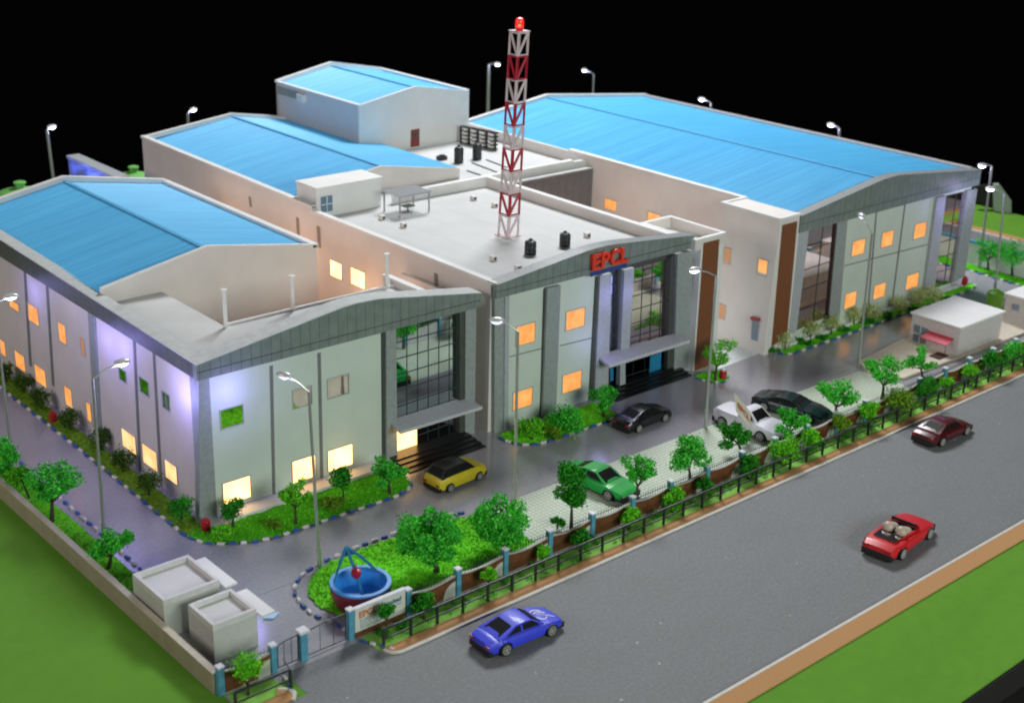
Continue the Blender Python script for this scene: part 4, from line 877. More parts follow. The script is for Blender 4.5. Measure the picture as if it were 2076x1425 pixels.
# ================================================================== street lamps
def lamp(base, top, head, lab, r=.10, lit=1.0, thick=None):
    base = np.array(base, float); t = thing('street_lamp', lab, 'street lamp', base, 'street lamps')
    r = thick or r
    MB().tube([base, base + (top - base) * .12], r * 1.35, 8).build('base_sleeve', STEEL, t, smooth=True)
    MB().tube([base, top], r, 8, r * .8).build('pole', STEEL, t, smooth=True)
    mid = (top + head) / 2 + np.array([0, 0, .10]); MB().tube([top, mid, head], r * .5, 6).build('arm', STEEL, t, smooth=True)
    d = head - top; d[2] = 0; d /= (np.linalg.norm(d) + 1e-6); a = math.atan2(d[1], d[0])
    h = MB(); h.ball((0, 0, 0), .5, 14, (1.0, .52, .40)); h.v = [(head[0] + d[0] * .2 + v[0] * math.cos(a) - v[1] * math.sin(a), head[1] + d[1] * .2 + v[0] * math.sin(a) + v[1] * math.cos(a), head[2] + max(v[2], -.03) + .06) for v in h.v]
    hh = h.build('lamp_head', LAMPH, t, smooth=True)
    q = MB(); q.ball((0, 0, 0), .34, 12, (1.0, .55, .5)); q.v = [(head[0] + d[0] * .22 + v[0] * math.cos(a) - v[1] * math.sin(a), head[1] + d[1] * .22 + v[0] * math.sin(a) + v[1] * math.cos(a), head[2] + min(v[2], .0) - .0) for v in q.v]
    q.build('bulb', LED if lit >= 1 else mat('led_dim', (.8, .8, .9), .3, emit=(.8, .85, 1), estr=1.2), hh)
    if lit > 0: ledglow(head + (d[0] * .2, d[1] * .2, -.45), 110 * lit, (.60, .56, 1.0), .25, parent=t)
    return t
def lampP(b, tp, hp, lab, lit=1.0, thick=None):
    B_ = G(*b); T_ = TOP(B_, *tp); 
    # the head lies at the arm's height
    H_ = G(*hp, T_[2] + .55); 
    if np.linalg.norm(H_ - T_) > 3.2: H_ = T_ + (H_ - T_) * 3.2 / np.linalg.norm(H_ - T_)
    return lamp(B_, T_, H_, lab, lit=lit, thick=thick)
lampP((212, 1095), (188, 768), (240, 738), 'lamp on the left lane, its head against the side wall of the nearest building', 3)
lampP((648, 1150), (626, 795), (582, 764), 'lamp beside the corner lawn with the tub', .3)
lampP((1043, 1012), (1050, 672), (1014, 652), 'lamp at the paver edge in front of the middle building', .3)
lampP((1430, 866), (1452, 560), (1414, 548), 'lamp between the black coupe and the white pickup', 1)
lampP((1740, 745), (1768, 474), (1748, 440), 'lamp in front of the far right building near the cream base', .3)
for tp, hp, lab, th, vis in (((95, 262), (101, 259), 'lit lamp standing furthest left at the back', .17, 0), ((380, 228), (389, 224), 'lit lamp behind the second blue roof', .15, 0), ((991, 130), (1006, 131), 'lit lamp on a thick pole left of the mast top', .22, 0), ((1204, 150), (1187, 144), 'lit lamp behind the ridge of the largest roof', .11, 0), ((1442, 208), (1426, 203), 'second lit lamp behind the largest roof', .13, 0), ((1703, 260), (1688, 255), 'third lit lamp behind the largest roof, nearer the right', .15, 0)):
    T_ = G(*tp, 10.4); H_ = G(*hp, 10.5); T_ = T_ - (0, 0, .1)
    lamp((T_[0] + (.35 if tp[0] < 100 else 0), T_[1], 0), T_, H_, lab, thick=th)
B_ = G(1985, 545); lamp(B_, TOP(B_, 2011, 337), TOP(B_, 1996, 337), 'tall lit lamp at the right, beside the right boundary wall', thick=.13)
B_ = G(2016, 598); lamp(B_, TOP(B_, 2037, 392), TOP(B_, 2013, 384), 'shorter lit lamp nearest the right edge', thick=.10)
T_ = np.array(G(-12, 618, 10.2)); lamp((T_[0], T_[1], 0), T_, G(15, 604, 10.5), 'lit lamp cut off by the left edge of the view', lit=3)

# ================================================================== vegetation
def leaf_cloud(mb, blobs, n, s, r):
    blobs = [(a, b, c, d * 1.18) for a, b, c, d in blobs]
    V = []; F = []; tot = sum(b[3] ** 2 for b in blobs)
    for bx, by, bz, br in blobs:
        k = int(n * br * br / tot)
        d = r.normal(size=(k, 3)); d /= np.linalg.norm(d, axis=1)[:, None]
        lump = np.array([noise.noise((q[0] * 2.2 + bx, q[1] * 2.2 + by, q[2] * 2.2 + bz)) for q in d])
        rad = br * (r.uniform(.55, 1.0, k) + .5 * lump + (r.random(k) < .12) * r.uniform(0, .45, k))
        c = np.array([bx, by, bz]) + d * rad[:, None] * np.array([1, 1, .8])
        a = r.normal(size=(k, 3)); a /= np.linalg.norm(a, axis=1)[:, None]; b = np.cross(a, r.normal(size=(k, 3))); b /= np.linalg.norm(b, axis=1)[:, None]
        sz = s * .72 * r.uniform(.5, 1.25, k)[:, None]; a *= sz; b *= sz * .8
        for ci, ai, bi in zip(c, a, b):
            m0 = len(V); V += [ci - ai, ci + bi * .9, ci + ai, ci - bi]; F.append([m0, m0 + 1, m0 + 2, m0 + 3])
    mb.add(V, F)
def tree(bpx, ctr, rx, ry, lab, m=LEAF, kind='branchy', group='model trees', name='tree', n=900, seed=None, zb=.08, cat='tree'):
    """base pixel gives the ground point; crown size comes from the width it shows at that distance"""
    r = np.random.default_rng(seed if seed is not None else int(bpx[0] * 7 + bpx[1]))
    B = G(*bpx, zb); dist = np.linalg.norm(B - C0); px = dist / FPX
    Cc = TOP(B, *ctr); RX, RZ = rx * px, ry * px / .95
    t = thing(name, lab, cat, B, group)
    wd = MB(); side = M[:, 0] * np.array([1, 1, 0]); dep = np.cross([0, 0, 1], side)
    blobs = []
    if kind == 'branchy':
        nb = 6 if rx < 50 else 9
        fork = B + (Cc - B) * .55
        wd.tube([B, B + (fork - B) * .5 + r.normal(0, .03, 3), fork], .085 * RX / 1.0 + .02, 6, .05 * RX + .01)
        for k in range(nb):
            a = 2 * math.pi * k / nb + r.uniform(-.3, .3); rr = r.uniform(.55, .85); zz = r.uniform(-.5, .7)
            c = Cc + side * math.cos(a) * RX * rr + dep * math.sin(a) * RX * rr + np.array([0, 0, zz * RZ])
            for f_, q_ in ((.55, .15), (.8, .20), (1.02, .25)): pt = fork + (c - fork) * f_; blobs.append((*pt, RX * q_ * r.uniform(.85, 1.15)))
            wd.tube([fork, (fork + c) / 2 + (0, 0, -.05), c], .035 * RX + .01, 5, .012)
        blobs.append((*(Cc + (0, 0, RZ * .55)), RX * .30)); blobs.append((*Cc, RX * .26))
    elif kind == 'full':
        fork = B + (Cc - B) * .5; wd.tube([B, fork], .09 * RX + .02, 6, .06 * RX)
        for k in range(20):
            a = 2 * math.pi * k * .382; zz = -.8 + 1.6 * k / 19; q = math.sqrt(1 - zz * zz * .8) * r.uniform(.55, .85)
            c = Cc + side * math.cos(a) * RX * q + dep * math.sin(a) * RX * q + np.array([0, 0, zz * RZ * .75]); blobs.append((*c, RX * r.uniform(.20, .32))); wd.tube([fork, c], .03, 5, .012)
    elif kind == 'dense':
        fork = B + (Cc - B) * .5; wd.tube([B, fork], .10 * RX + .02, 6, .06 * RX)
        for k in range(11):
            d = r.normal(size=3); d /= np.linalg.norm(d); rr = r.uniform(.35, .72)
            c = Cc + side * d[0] * RX * rr + dep * d[1] * RX * rr + np.array([0, 0, d[2] * RZ * rr]); blobs.append((*c, RX * r.uniform(.30, .46)))
            if k < 4: wd.tube([fork, c], .03, 5, .012)
    elif kind == 'ball':
        wd.tube([B, B + (Cc - B) * .8], .05 + .04 * RX, 6); blobs.append((*Cc, RX * .95))
        for k in range(5): d = r.normal(size=3) * RX * .35; blobs.append((*(Cc + d), RX * .55))
    elif kind == 'bush':
        wd.tube([B, Cc], .06, 5)
        for k in range(6): c = Cc + side * r.uniform(-.55, .55) * RX + dep * r.uniform(-.4, .4) * RX + np.array([0, 0, r.uniform(-.3, .25) * RZ]); blobs.append((*c, RZ * r.uniform(.45, .7)))
    wd.build('trunk', BARK, t)
    mb = MB(); leaf_cloud(mb, blobs, int(n * 1.7), .075 + .02 * min(RX, 1.5), r); mb.build('crown', m, t)
    return t
tree((885, 1158), (872, 1090), 68, 58, 'large full tree on the corner lawn right of the tub', LEAF, 'full', n=5600)
tree((1022, 1118), (1014, 1060), 60, 52, 'full tree at the left end of the pavers, left of the lamp', LEAF, 'full', n=4400)
tree((1158, 1078), (1160, 985), 42, 62, 'tall dark tree hiding the tail of the green car', LEAFD, 'dense', n=4200)
tree((1130, 1072), (1130, 1056), 20, 12, 'small dark plant left of the tall tree by the green car', LEAFD, 'bush', n=400, cat='plant', name='shrub')
tree((1290, 1022), (1295, 955), 40, 42, 'spreading tree over the bonnet of the green car', LEAF, 'branchy', n=2000)
tree((1400, 985), (1396, 924), 42, 42, 'cone shaped tree right of the green car', LEAF, 'dense', n=2600)
tree((1506, 925), (1490, 880), 42, 24, 'flat topped dark tree before the white pickup', LEAFD, 'branchy', n=1800)
tree((1600, 900), (1600, 857), 36, 34, 'tree between the white pickup and the dark sports car', LEAF, 'branchy', n=1700)
tree((1695, 855), (1695, 800), 46, 28, 'wide umbrella tree in front of the nose of the dark sports car', LEAF, 'branchy', n=2000)
tree((1788, 812), (1794, 757), 44, 34, 'forked tree left of the cream base', LEAF, 'branchy', n=1700)
tree((1869, 775), (1866, 726), 30, 30, 'upright tree in front of the kiosk awning', LEAF, 'branchy', n=1400)
tree((105, 1058), (106, 985), 52, 42, 'larger tree on the strip by the left wall', LEAF, 'branchy', n=2600)
tree((220, 1152), (230, 1108), 46, 32, 'bent tree on the strip just behind the larger hut', LEAF, 'branchy', n=1800)
tree((12, 985), (6, 925), 30, 42, 'dense tree cut by the left edge of the view', LEAF, 'dense', n=2200)
tree((60, 1010), (40, 962), 28, 18, 'low bush beside the larger tree on the left strip', LEAFY, 'bush', n=800, cat='shrub', name='shrub')
tree((2003, 548), (2003, 510), 30, 26, 'tree by the white wall at the far right', LEAF, 'branchy', n=1200)
tree((2052, 560), (2052, 512), 32, 24, 'bushier tree by the white wall cut by the right edge', LEAF, 'dense', n=1200)
# planting before the nearest building
tree((472, 1068), (473, 1030), 27, 28, 'dark shrub left under the lit window of the nearest building', LEAFD, 'dense', n=1100, name='shrub', cat='shrub', group='shrubs before the nearest building')
tree((455, 1096), (455, 1078), 36, 16, 'low lime bush beside the red drum', LEAFY, 'bush', n=900, name='shrub', cat='shrub', group='shrubs before the nearest building')
tree((600, 1062), (597, 1003), 34, 26, 'round topped little tree under the middle lit window', LEAFY, 'branchy', n=1500, group='shrubs before the nearest building')
tree((697, 1018), (694, 970), 26, 34, 'narrow dark shrub against the brightest window', LEAFD, 'dense', n=1300, name='shrub', cat='shrub', group='shrubs before the nearest building')
tree((676, 1036), (676, 1020), 38, 15, 'olive low bush between the little trees of the nearest bed', GRASSO, 'bush', n=900, name='shrub', cat='shrub', group='shrubs before the nearest building')
tree((790, 1000), (787, 958), 40, 24, 'small spreading tree by the black entrance steps', LEAF, 'branchy', n=1500, group='shrubs before the nearest building')
tree((556, 1072), (556, 1060), 26, 10, 'flat olive patch of bush left of the round topped tree', GRASSO, 'bush', n=500, name='shrub', cat='shrub', group='shrubs before the nearest building')
tree((1078, 890), (1078, 866), 28, 24, 'left bush before the middle building', LEAFY, 'dense', n=1300, name='shrub', cat='shrub', group='bushes before the middle building')
tree((1155, 872), (1150, 846), 42, 26, 'wide middle bush before the middle building', LEAF, 'dense', n=2000, name='shrub', cat='shrub', group='bushes before the middle building')
tree((1224, 846), (1222, 805), 28, 32, 'tall right bush behind the black coupe', LEAF, 'dense', n=1700, name='shrub', cat='shrub', group='bushes before the middle building')
tree((1110, 888), (1115, 876), 40, 12, 'low olive bush at the front of the middle bed', GRASSO, 'bush', n=800, name='shrub', cat='shrub', group='bushes before the middle building')
tree((1450, 770), (1455, 722), 34, 34, 'spiky bright tree on the island bed', LEAFY, 'branchy', n=1300)
sd = ['nearest the front corner, greener than the rest', 'second from the front corner', 'third from the front corner', 'right behind the lane lamp', 'just past the red drum', 'fifth along, before the red drum', 'sixth along the side wall', 'at the left edge of the view']
for k, ((x, y), q) in enumerate(zip([(366, 1030), (299, 975), (247, 928), (203, 885), (139, 846), (82, 806), (45, 771), (10, 753)], sd)):
    R_ = 24 - k * 1.2
    tree((x + 3, y + R_ + 6), (x, y), R_, R_ * .85, 'dark round shrub along the side wall, ' + q, LEAFO if k else LEAFD, 'ball', n=900, name='shrub', cat='shrub', group='round shrubs along the side wall')
cl = ['at the near end, before the brown strip', 'second from the near end', 'before the left glazing, third', 'fourth in the row', 'fifth in the row, behind the lamp pole', 'sixth, left of the last pair', 'left one of the last pair', 'last one, before the right glazing']
for (x, y), q in zip([(1592, 686), (1643, 666), (1686, 655), (1731, 636), (1775, 629), (1824, 613), (1864, 598), (1893, 593)], cl):
    tree((x, y + 22), (x, y), 18, 16, 'pale yellowish ball shrub of the far bed, ' + q, LEAFP, 'ball', n=600, name='shrub', cat='shrub', group='pale ball shrubs')
for k, (x, y) in enumerate([(1570, 706), (1632, 690), (1668, 680), (1712, 664), (1760, 650), (1805, 636), (1850, 622), (1915, 603)]):
    tree((x, y + 8), (x, y + 2), 20, 8, 'low dark cushion plant of the far bed' + [' at the near end', ', second along', ', third along', ', fourth along', ', fifth along', ', sixth along', ', seventh along', ' at the far end'][k], LEAFD, 'bush', n=350, name='cushion_plant', cat='plant', group='low cushion plants')
# roadside shrubs outside the wall
road = [(500, 1345, 27, LEAFY, 'ball', 'lime green round tree behind the short railing left of the gate'),
        (783, 1237, 18, LEAFD, 'dense', 'small shrub in front of the sign board'), (860, 1222, 28, LEAFD, 'dense', 'dark shrub against the first brown panel right of the sign'),
        (990, 1162, 17, LEAFY, 'dense', 'small lime shrub at the third blue pier'), (1104, 1122, 19, LEAFY, 'dense', 'lime sprig at the fourth blue pier'), (1178, 1092, 22, LEAFD, 'dense', 'dark shrub behind the railing below the tall dark tree'),
        (1278, 1048, 24, LEAFY, 'dense', 'lime leafy shrub below the green car'), (1365, 1010, 27, LEAFY, 'dense', 'tall lime shrub below the cone shaped tree'), (1430, 980, 18, LEAFD, 'dense', 'dark small shrub below the flat topped tree'),
        (1521, 944, 27, LEAFD, 'dense', 'large dark shrub outside the wall below the white pickup'), (1588, 912, 27, LEAFY, 'ball', 'round lime bush outside the wall with a flat top'), (1641, 888, 24, LEAFY, 'dense', 'lime bush right of the round one'),
        (1705, 855, 22, GRASSO, 'dense', 'olive shrub outside the wall under the umbrella tree'), (1765, 832, 26, LEAFY, 'dense', 'bright bush outside the wall under the forked tree'), (1822, 808, 34, GRASSO, 'bush', 'wide yellow green bush outside the wall'),
        (1879, 785, 25, LEAFD, 'dense', 'dark conical shrub outside the wall before the kiosk'), (1919, 774, 17, LEAFY, 'dense', 'bright small shrub before the kiosk corner'), (1967, 752, 15, LEAFY, 'ball', 'small round bush, fourth from the right edge'),
        (2012, 730, 28, LEAFD, 'dense', 'big dark shrub near the right edge'), (2060, 708, 26, LEAF, 'dense', 'dark shrub cut by the right edge')]
for x, y, R_, m, kd, lab in road:
    b = np.array(G(x, y + R_ * 1.6)); 
    # every roadside plant stands in the strip between wall and railing
    d = ray(x, y); c = C0 + d * ((-15.85 - C0[1]) / d[1]); gx = c[0]
    d3 = np.array([gx, -15.85, 0]) - C0; q = d3 @ M; bp = (PCX - FPX * q[0] / q[2], PCY + FPX * q[1] / q[2])
    tree(bp, (x, y), R_, R_ * .95, lab, m, kd, n=1000, name='roadside_shrub', cat='shrub', group='roadside shrubs', zb=.02)
xx = 2.0; k = 0
r2 = np.random.default_rng(5); mbt = MB()
blobs = []
for i in range(150):
    x = r2.uniform(1, 80); blobs.append((x, -15.55 + r2.normal(0, .14) - .25 * (r2.random() < .3), .1, r2.uniform(.12, .28)))
leaf_cloud(mbt, blobs, 9000, .07, r2); tag(mbt.build('ground_cover', LEAFD), kind='stuff')
blobs = [(x + r2.normal(0, .15), -16.3 + r2.normal(0, .12), .08, r2.uniform(.10, .24)) for x in np.linspace(1.2, 85, 75)]
mbt = MB(); leaf_cloud(mbt, blobs, 5000, .06, r2); tag(mbt.build('ground_cover', LEAFD), kind='stuff')

# ================================================================== cars
def smoothstep(t): t = max(0, min(1, t)); return t * t * (3 - 2 * t)
def interp(tab, x):
    for (a, b), (c, d) in zip(tab[:-1], tab[1:]):
        if x <= c: return b + (d - b) * (x - a) / (c - a)
    return tab[-1][1]
def car(rear, front, wb, paint, lab, hood, cabin, width=.42, roofm=None, opened=False, hatch=False, decal=False, H=1.0, lower=None):
    """rear/front: ground points of the near-side wheels; hood: side profile [(t, z)]; cabin: (t0,t1,t2,t3,z): rear glass foot, roof start, roof end, windscreen foot"""
    Lc = wb * 1.62; wd = Lc * width; ax = (front - rear) / np.linalg.norm(front - rear); ax[2] = 0; ax /= np.linalg.norm(ax)
    lat = np.array([-ax[1], ax[0], 0]); cen = (rear + front) / 2
    sgn = 1 if (cen + lat - C0) @ (cen + lat - C0) > (cen - C0) @ (cen - C0) else -1
    cen = cen + lat * sgn * wd * .46; cen[2] = .016
    t = thing('toy_car', lab, 'toy car', cen, 'toy cars'); R = wb * .115
    def W(x, y, z): return cen + ax * x * Lc + lat * y * wd / 2 + np.array([0, 0, z * Lc])
    n = 60; rows = []; tw = (-.31, .30)
    for i in range(n + 1):
        x = -.5 + i / n; e = min(1, (1 - abs(2 * x) ** 6)) ** .5 if abs(x) < .5 else 0
        e = max(e, .0); w = (.86 + .14 * smoothstep((.5 - abs(x)) / .22)) * (.90 + .10 * e)
        h = interp(hood, x); zb = .055
        for q in tw:
            dx = (x - q) * Lc; rr = R * 1.22
            if abs(dx) < rr: zb = max(zb, (R + math.sqrt(rr * rr - dx * dx)) / Lc * .95)
        zb = min(zb, h - .03); zmid = (zb + h) / 2 * 1.0
        sh = h - .018
        rows.append([(x, 0, .07), (x, w * .80, .065 if zb < .06 else zb - .0), (x, w * .97, zb), (x, w * 1.0, max(zb + .005, h * .62)), (x, w * .97, sh - .008), (x, w * .88, h), (x, w * .5, h + .008), (x, 0, h + .011)])
    vs = []; fs = []; K_ = len(rows[0])
    for rw_ in rows:
        for (x, y, z) in rw_: vs.append(W(x, y, z))
        for (x, y, z) in rw_[1:-1][::-1]: vs.append(W(x, -y, z))
    K2_ = 2 * K_ - 2
    for i in range(n):
        for k in range(K2_): fs.append([i * K2_ + k, i * K2_ + (k + 1) % K2_, (i + 1) * K2_ + (k + 1) % K2_, (i + 1) * K2_ + k])
    fs.append(list(range(K2_))); fs.append([n * K2_ + k for k in range(K2_)][::-1])
    body = MB().add(vs, fs).build('body', paint, t, smooth=True)
    lm = MB()
    lm.add([W(a, b, c) for a in (-.505, .505) for b in (-.82, .82) for c in (.022, .095)], [[0, 1, 3, 2], [4, 6, 7, 5], [0, 4, 5, 1], [2, 3, 7, 6], [0, 2, 6, 4], [1, 5, 7, 3]])
    lm.build('underbody', lower or TYRE, t, bevel=.02)
    # wheels
    for q in tw:
        for s in (-1, 1):
            c = W(q, s * .90, 0) + np.array([0, 0, R]); u = lat * s; seg = 18; tv = []; tf = []
            prof = [(-.09 * wd, R * .8), (-.09 * wd, R * .97), (.05 * wd, R), (.062 * wd, R * .9), (.062 * wd, R * .68)]
            for off, rr in prof:
                for k in range(seg): a = 2 * math.pi * k / seg; tv.append(c + u * off + ax * rr * math.cos(a) + np.array([0, 0, rr * math.sin(a)]))
            for i in range(len(prof) - 1):
                for k in range(seg): tf.append([i * seg + k, i * seg + (k + 1) % seg, (i + 1) * seg + (k + 1) % seg, (i + 1) * seg + k])
            wh = MB().add(tv, tf).build('wheel', TYRE, t, smooth=True)
            rv = MB(); ring = []
            for k in range(seg): a = 2 * math.pi * k / seg; ring.append(c + u * .048 * wd + ax * R * .70 * math.cos(a) + np.array([0, 0, R * .70 * math.sin(a)]))
            rv.add(ring, [list(range(seg))]); rv.build('hub', TYRE, wh)
            sp = MB()
            for k in range(6):
                a = math.pi * k / 3; d = ax * math.cos(a) + np.array([0, 0, math.sin(a)]); sp.tube([c + u * .06 * wd, c + u * .055 * wd + d * R * .68], R * .09, 5)
            pts_ = [c + u * .062 * wd + (ax * math.cos(2 * math.pi * k / 16) + np.array([0, 0, math.sin(2 * math.pi * k / 16)])) * R * .68 for k in range(17)]
            sp.tube(pts_, R * .07, 5); sp.build('rim', RIM, wh)
    t0, t1, t2, t3, zr = cabin
    zf0, zf3 = interp(hood, t0), interp(hood, t3)
    if not opened:
        def gh(x, s, z): return W(x, s, z)
        wb_, wt = .84, .64
        m0, m1 = (t0 * .55 + t1 * .45), (t3 * .55 + t2 * .45)
        secs = [(t0, wb_, zf0 + .004, wb_, zf0 + .006), (t1, wb_ * 1.0, interp(hood, t1), wt, zr - .006), ((t1 + t2) / 2, wb_ * 1.01, interp(hood, (t1 + t2) / 2), wt, zr), (t2, wb_, interp(hood, t2), wt, zr - .008), (t3, wb_ * .96, zf3 + .004, wb_ * .96, zf3 + .006)]
        vs = []; fs = []
        for x, b_, zb_, tp_, zt_ in secs:
            vs += [gh(x, -b_, zb_ - .01), gh(x, -tp_, zt_), gh(x, -tp_ * .5, zt_ + .006), gh(x, tp_ * .5, zt_ + .006), gh(x, tp_, zt_), gh(x, b_, zb_ - .01)]
        for i in range(len(secs) - 1):
            for k in range(5): fs.append([i * 6 + k, i * 6 + k + 1, (i + 1) * 6 + k + 1, (i + 1) * 6 + k])
        cb_ = MB().add(vs, fs).build('cabin', roofm or paint, t, smooth=True)
        def pane(name, P, off=.04):
            P = [np.array(p) for p in P]; c_ = sum(P) / len(P); nn = np.cross(P[1] - P[0], P[2] - P[0]); nn /= np.linalg.norm(nn)
            if nn @ (c_ - W((t1 + t2) / 2, 0, zr * .6)) < 0: nn = -nn
            MB().prism([p + nn * off for p in P], -nn * .06).build(name, CARGLASS, cb_)
        def lerp(a, b, t_): return np.array(a) * (1 - t_) + np.array(b) * t_
        def quad(a, b, c_, d, iu, iv, nm):  # inset quad
            pane(nm, [lerp(lerp(a, b, u_), lerp(d, c_, u_), v_) for u_, v_ in ((iu, iv), (1 - iu, iv), (1 - iu, 1 - iv), (iu, 1 - iv))])
        quad(gh(t0, -wb_, zf0), gh(t0, wb_, zf0), gh(t1, wt, zr), gh(t1, -wt, zr), .13, .14, 'rear_window')
        quad(gh(t3, -wb_ * .96, zf3), gh(t3, wb_ * .96, zf3), gh(t2, wt, zr), gh(t2, -wt, zr), .10, .10, 'windscreen')
        for s in (-1, 1):
            zb1 = interp(hood, t1); tm = t1 + (t2 - t1) * .35
            def sp_(x, f): # point on the side between belt and roof at fraction f
                zb_ = interp(hood, x); return W(x, s * (wb_ + (wt - wb_) * f) * 1.005, zb_ + (zr - zb_) * f)
            pane('side_window', [sp_(tm + .012, .16), sp_(t2 + (t3 - t2) * .62, .16), sp_(t2 + .005, .82), sp_(tm + .012, .82)])
            pane('side_window', [sp_(t1 + (t0 - t1) * .55, .16), sp_(tm - .02, .16), sp_(tm - .02, .80), sp_(t1 + .01, .80)])
    else:
        # open cockpit: dark interior, seats, windscreen frame
        f = MB(); zz = interp(hood, 0) + .012
        f.prism([W(-.20, -.66, zz), W(.10, -.72, zz), W(.10, .72, zz), W(-.20, .66, zz)], (0, 0, .02)); f.build('cockpit_floor', TYRE, t)
        f = MB(); 
        for y_ in (-.36, .36):
            f.ball(W(-.13, y_, zz + .03), .16 * wd, 10, (1, 1, .9)); f.ball(W(-.03, y_, zz + .012), .15 * wd, 10, (1, 1, .5))
        f.build('seat', mat('seat_pale', (.5, .40, .33), .4), t, smooth=True)
        f = MB(); f.prism([W(-.36, -.62, zz + .002), W(-.22, -.62, zz + .006), W(-.22, .62, zz + .006), W(-.36, .62, zz + .002)], (0, 0, .03)); f.build('engine_cover', mat('chrome', (.75, .73, .70), .15, metal=1), t, bevel=.02)
        f = MB(); A_ = [W(.12, -.74, zz), W(.07, -.66, zr), W(.07, .66, zr), W(.12, .74, zz)]; f.tube(A_, .06, 5); f.prism([A_[0], A_[1], A_[2], A_[3]], ax * .03); f.build('windscreen', CARGLASS, t)
        f = MB()
        for s in (-1, 1): f.prism([W(-.22, s * .70, zz), W(.12, s * .80, zz), W(.12, s * .68, zz), W(-.22, s * .60, zz)], (0, 0, .05))
        f.build('cockpit_rim', paint, t)
    # lamps and bumpers
    f = MB()
    for s in (-1, 1): c = W(.485, s * .62, interp(hood, .49) * .72); f.ball(c, .05 * wd, 8)
    f.build('headlight', RIM, t, smooth=True)
    for s in (-1, 1): MB().prism([W(-.503, s * .45, .115), W(-.503, s * .78, .115), W(-.503, s * .78, .145), W(-.503, s * .45, .145)], -ax * .03).build('tail_light', mat('tail_red', (.35, .01, .01), .3), t)
    if decal:
        f = MB(); DM = mat('decal_white', (.70, .70, .85), .5)
        def strip(pts2, w_):
            for (a, b), (c_, d) in zip(pts2[:-1], pts2[1:]):
                za, zc = interp(hood, a) + .0125 + .002, interp(hood, c_) + .0125 + .002
                dx, dy = (c_ - a), (d - b) * .25; ll = math.hypot(dx, dy) + 1e-6; nx_, ny_ = -dy / ll * w_, dx / ll * w_ / .25
                f.prism([W(a - nx_, b - ny_, za), W(c_ - nx_, d - ny_, zc), W(c_ + nx_, d + ny_, zc), W(a + nx_, b + ny_, za)], (0, 0, .012))
        strip([(.22, .35), (.26, .42), (.31, .38), (.35, .25)], .010); strip([(.24, .15), (.29, .22), (.34, .12), (.37, .02)], .009)
        strip([(.26, .05), (.30, -.05), (.35, -.22), (.40, -.40), (.43, -.45)], .006); strip([(.22, -.20), (.235, -.45), (.27, -.55), (.31, -.48), (.33, -.35)], .006)
        f.build('bonnet_decal', DM, t)
    return t
def paint(n, c, r=.28): return mat('paint_' + n, c, r + .1, var=.03, coat=.12)
wedge = [(-.5, .15), (-.42, .175), (-.2, .18), (.1, .175), (.3, .155), (.45, .12), (.5, .09)]
sedan = [(-.5, .15), (-.44, .19), (-.25, .20), (.12, .195), (.3, .185), (.45, .155), (.5, .12)]
hatchp = [(-.5, .18), (-.46, .24), (-.2, .25), (.15, .245), (.32, .235), (.45, .20), (.5, .15)]
def gp(x, y): return G(x, y, .0)
car(gp(1025, 1328), gp(1118, 1288), 2.97, paint('blue', (.035, .055, .75), .4), 'bright blue wedge shaped toy car on the street with white scribble on its bonnet', wedge, (-.38, -.14, .06, .22, .268), decal=True)
car(gp(1906, 906), gp(1960, 881), 3.0, paint('maroon', (.085, .008, .012), .2), 'dark maroon toy car on the street at the right', wedge, (-.36, -.16, .06, .22, .265))
car(gp(1825, 1135), gp(1883, 1091), 3.35, paint('red', (.62, .012, .02), .3), 'red open-top toy car on the street', [(-.5, .14), (-.42, .165), (-.2, .17), (.1, .17), (.3, .155), (.45, .125), (.5, .09)], (-.3, -.14, .06, .2, .235), opened=True)
car(gp(913, 997), gp(971, 973), 2.45, paint('yellow', (.66, .52, .02), .35), 'small yellow toy hatchback with a black roof before the nearest building', hatchp, (-.46, -.34, .08, .24, .37), width=.47, roofm=paint('black_roof', (.02, .018, .018), .15))
car(gp(1294, 877), gp(1347, 855), 2.75, paint('black', (.010, .010, .012), .15), 'glossy black toy coupe in front of the middle building', sedan, (-.40, -.16, .06, .26, .285))
g0 = G(1192, 998); g1 = G(1236, 1017); 
def carc(cpx, deg, wb, *a, **k):
    c_ = G(*cpx); d = np.array([math.cos(math.radians(deg)), math.sin(math.radians(deg)), 0]); wdt = wb * 1.62 * k.get('width', .42)
    lat = np.array([-d[1], d[0], 0]); s = 1 if (c_ + lat - C0) @ (c_ + lat - C0) > (c_ - C0) @ (c_ - C0) else -1
    near = c_ - lat * s * wdt * .46; return car(near - d * wb / 2, near + d * wb / 2, wb, *a, **k)
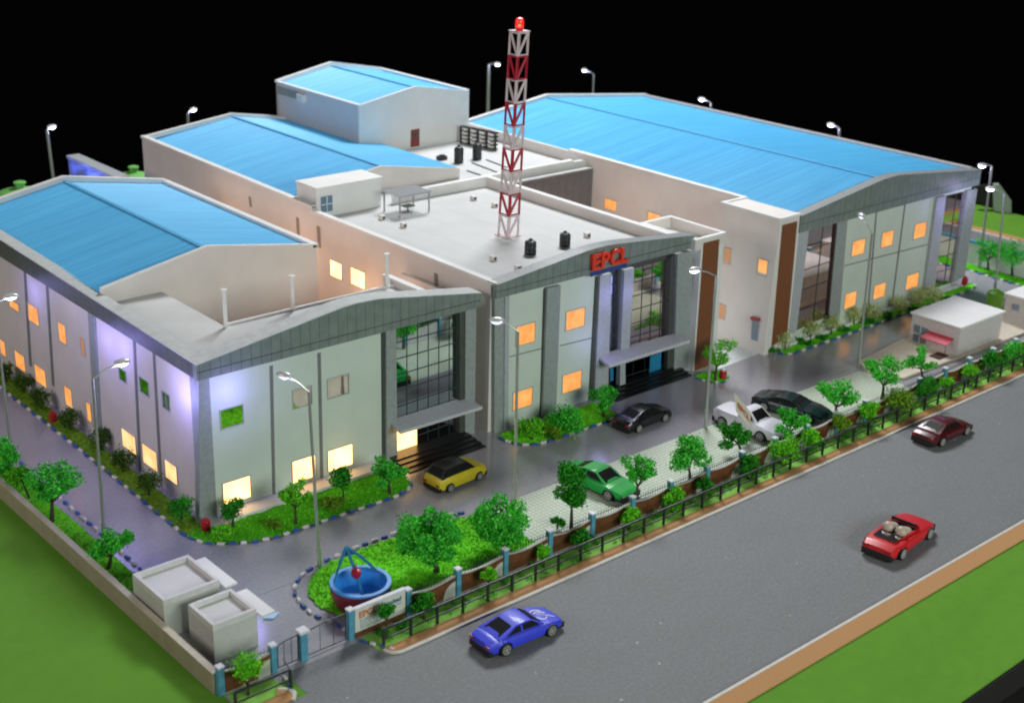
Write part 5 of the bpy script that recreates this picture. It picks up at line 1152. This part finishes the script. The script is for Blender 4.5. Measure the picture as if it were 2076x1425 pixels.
carc((1215, 988), -84, 3.1, paint('green', (.0, .36, .045), .6), 'bright green toy car parked on the pavers behind the tall dark tree', wedge, (-.38, -.16, .04, .22, .27))
car(G(1466, 866), G(1540, 895), 3.2, paint('white', (.70, .68, .76), .3), 'white toy pickup parked on the pavers', [(-.5, .19), (-.46, .22), (-.1, .22), (.12, .21), (.3, .195), (.45, .16), (.5, .12)], (-.10, -.06, .06, .2, .33))
carc((1605, 838), -76, 3.35, paint('dark_teal', (.006, .022, .022), .15), 'very dark teal toy sports car right of the white pickup', wedge, (-.36, -.18, .02, .2, .235))
# loose board leaning on the pickup
bq_ = G(1515, 880, .3); P = [TOP(bq_, 1488, 795), TOP(bq_, 1522, 836), TOP(bq_, 1521, 868), TOP(bq_, 1493, 835)]
lb = thing('leaning_board', 'white board with orange red letters standing beside the white pickup', 'sign board', bq_)
MB().prism(P, (.06, .08, 0)).build('panel', mat('board_cream', (.60, .56, .48), .5), lb)
xd = (P[1] - P[0]); zd = (P[0] - P[3]); nrm = np.cross(xd, zd); nrm /= np.linalg.norm(nrm)
if nrm @ (C0 - P[0]) < 0: nrm = -nrm
u_ = xd / np.linalg.norm(xd); v_ = zd / np.linalg.norm(zd)
mt = Matrix.Identity(4); o_ = P[3] + xd * .14 + zd * .38 + nrm * .03
for i in range(3): mt[i][0] = u_[i]; mt[i][1] = v_[i]; mt[i][2] = nrm[i]; mt[i][3] = o_[i]
text_mesh('lettering', 'EPCL', .62, .01, mat('ink_red', (.50, .10, .03), .5), lb, mt, bold=.02)
# warm light in the gaps between the buildings
for p, pw in (((18.9, 7.2, 6.5), 150), ((18.7, 13, 6.0), 150), ((18.7, 22, 6.5), 130), ((18.7, 32, 7.0), 90)): ledglow(p, pw, (1.0, .50, .25), .3, parent=B)
for p, pw in (((45.5, 16, 6.0), 130), ((45, 9, 5.0), 90)): ledglow(p, pw, (1.0, .50, .28), .3, parent=Cb)
for p, pw in (((9.5, -.8, 2.0), 8),): ledglow(p, pw, (1.0, .55, .25), .2, parent=A)
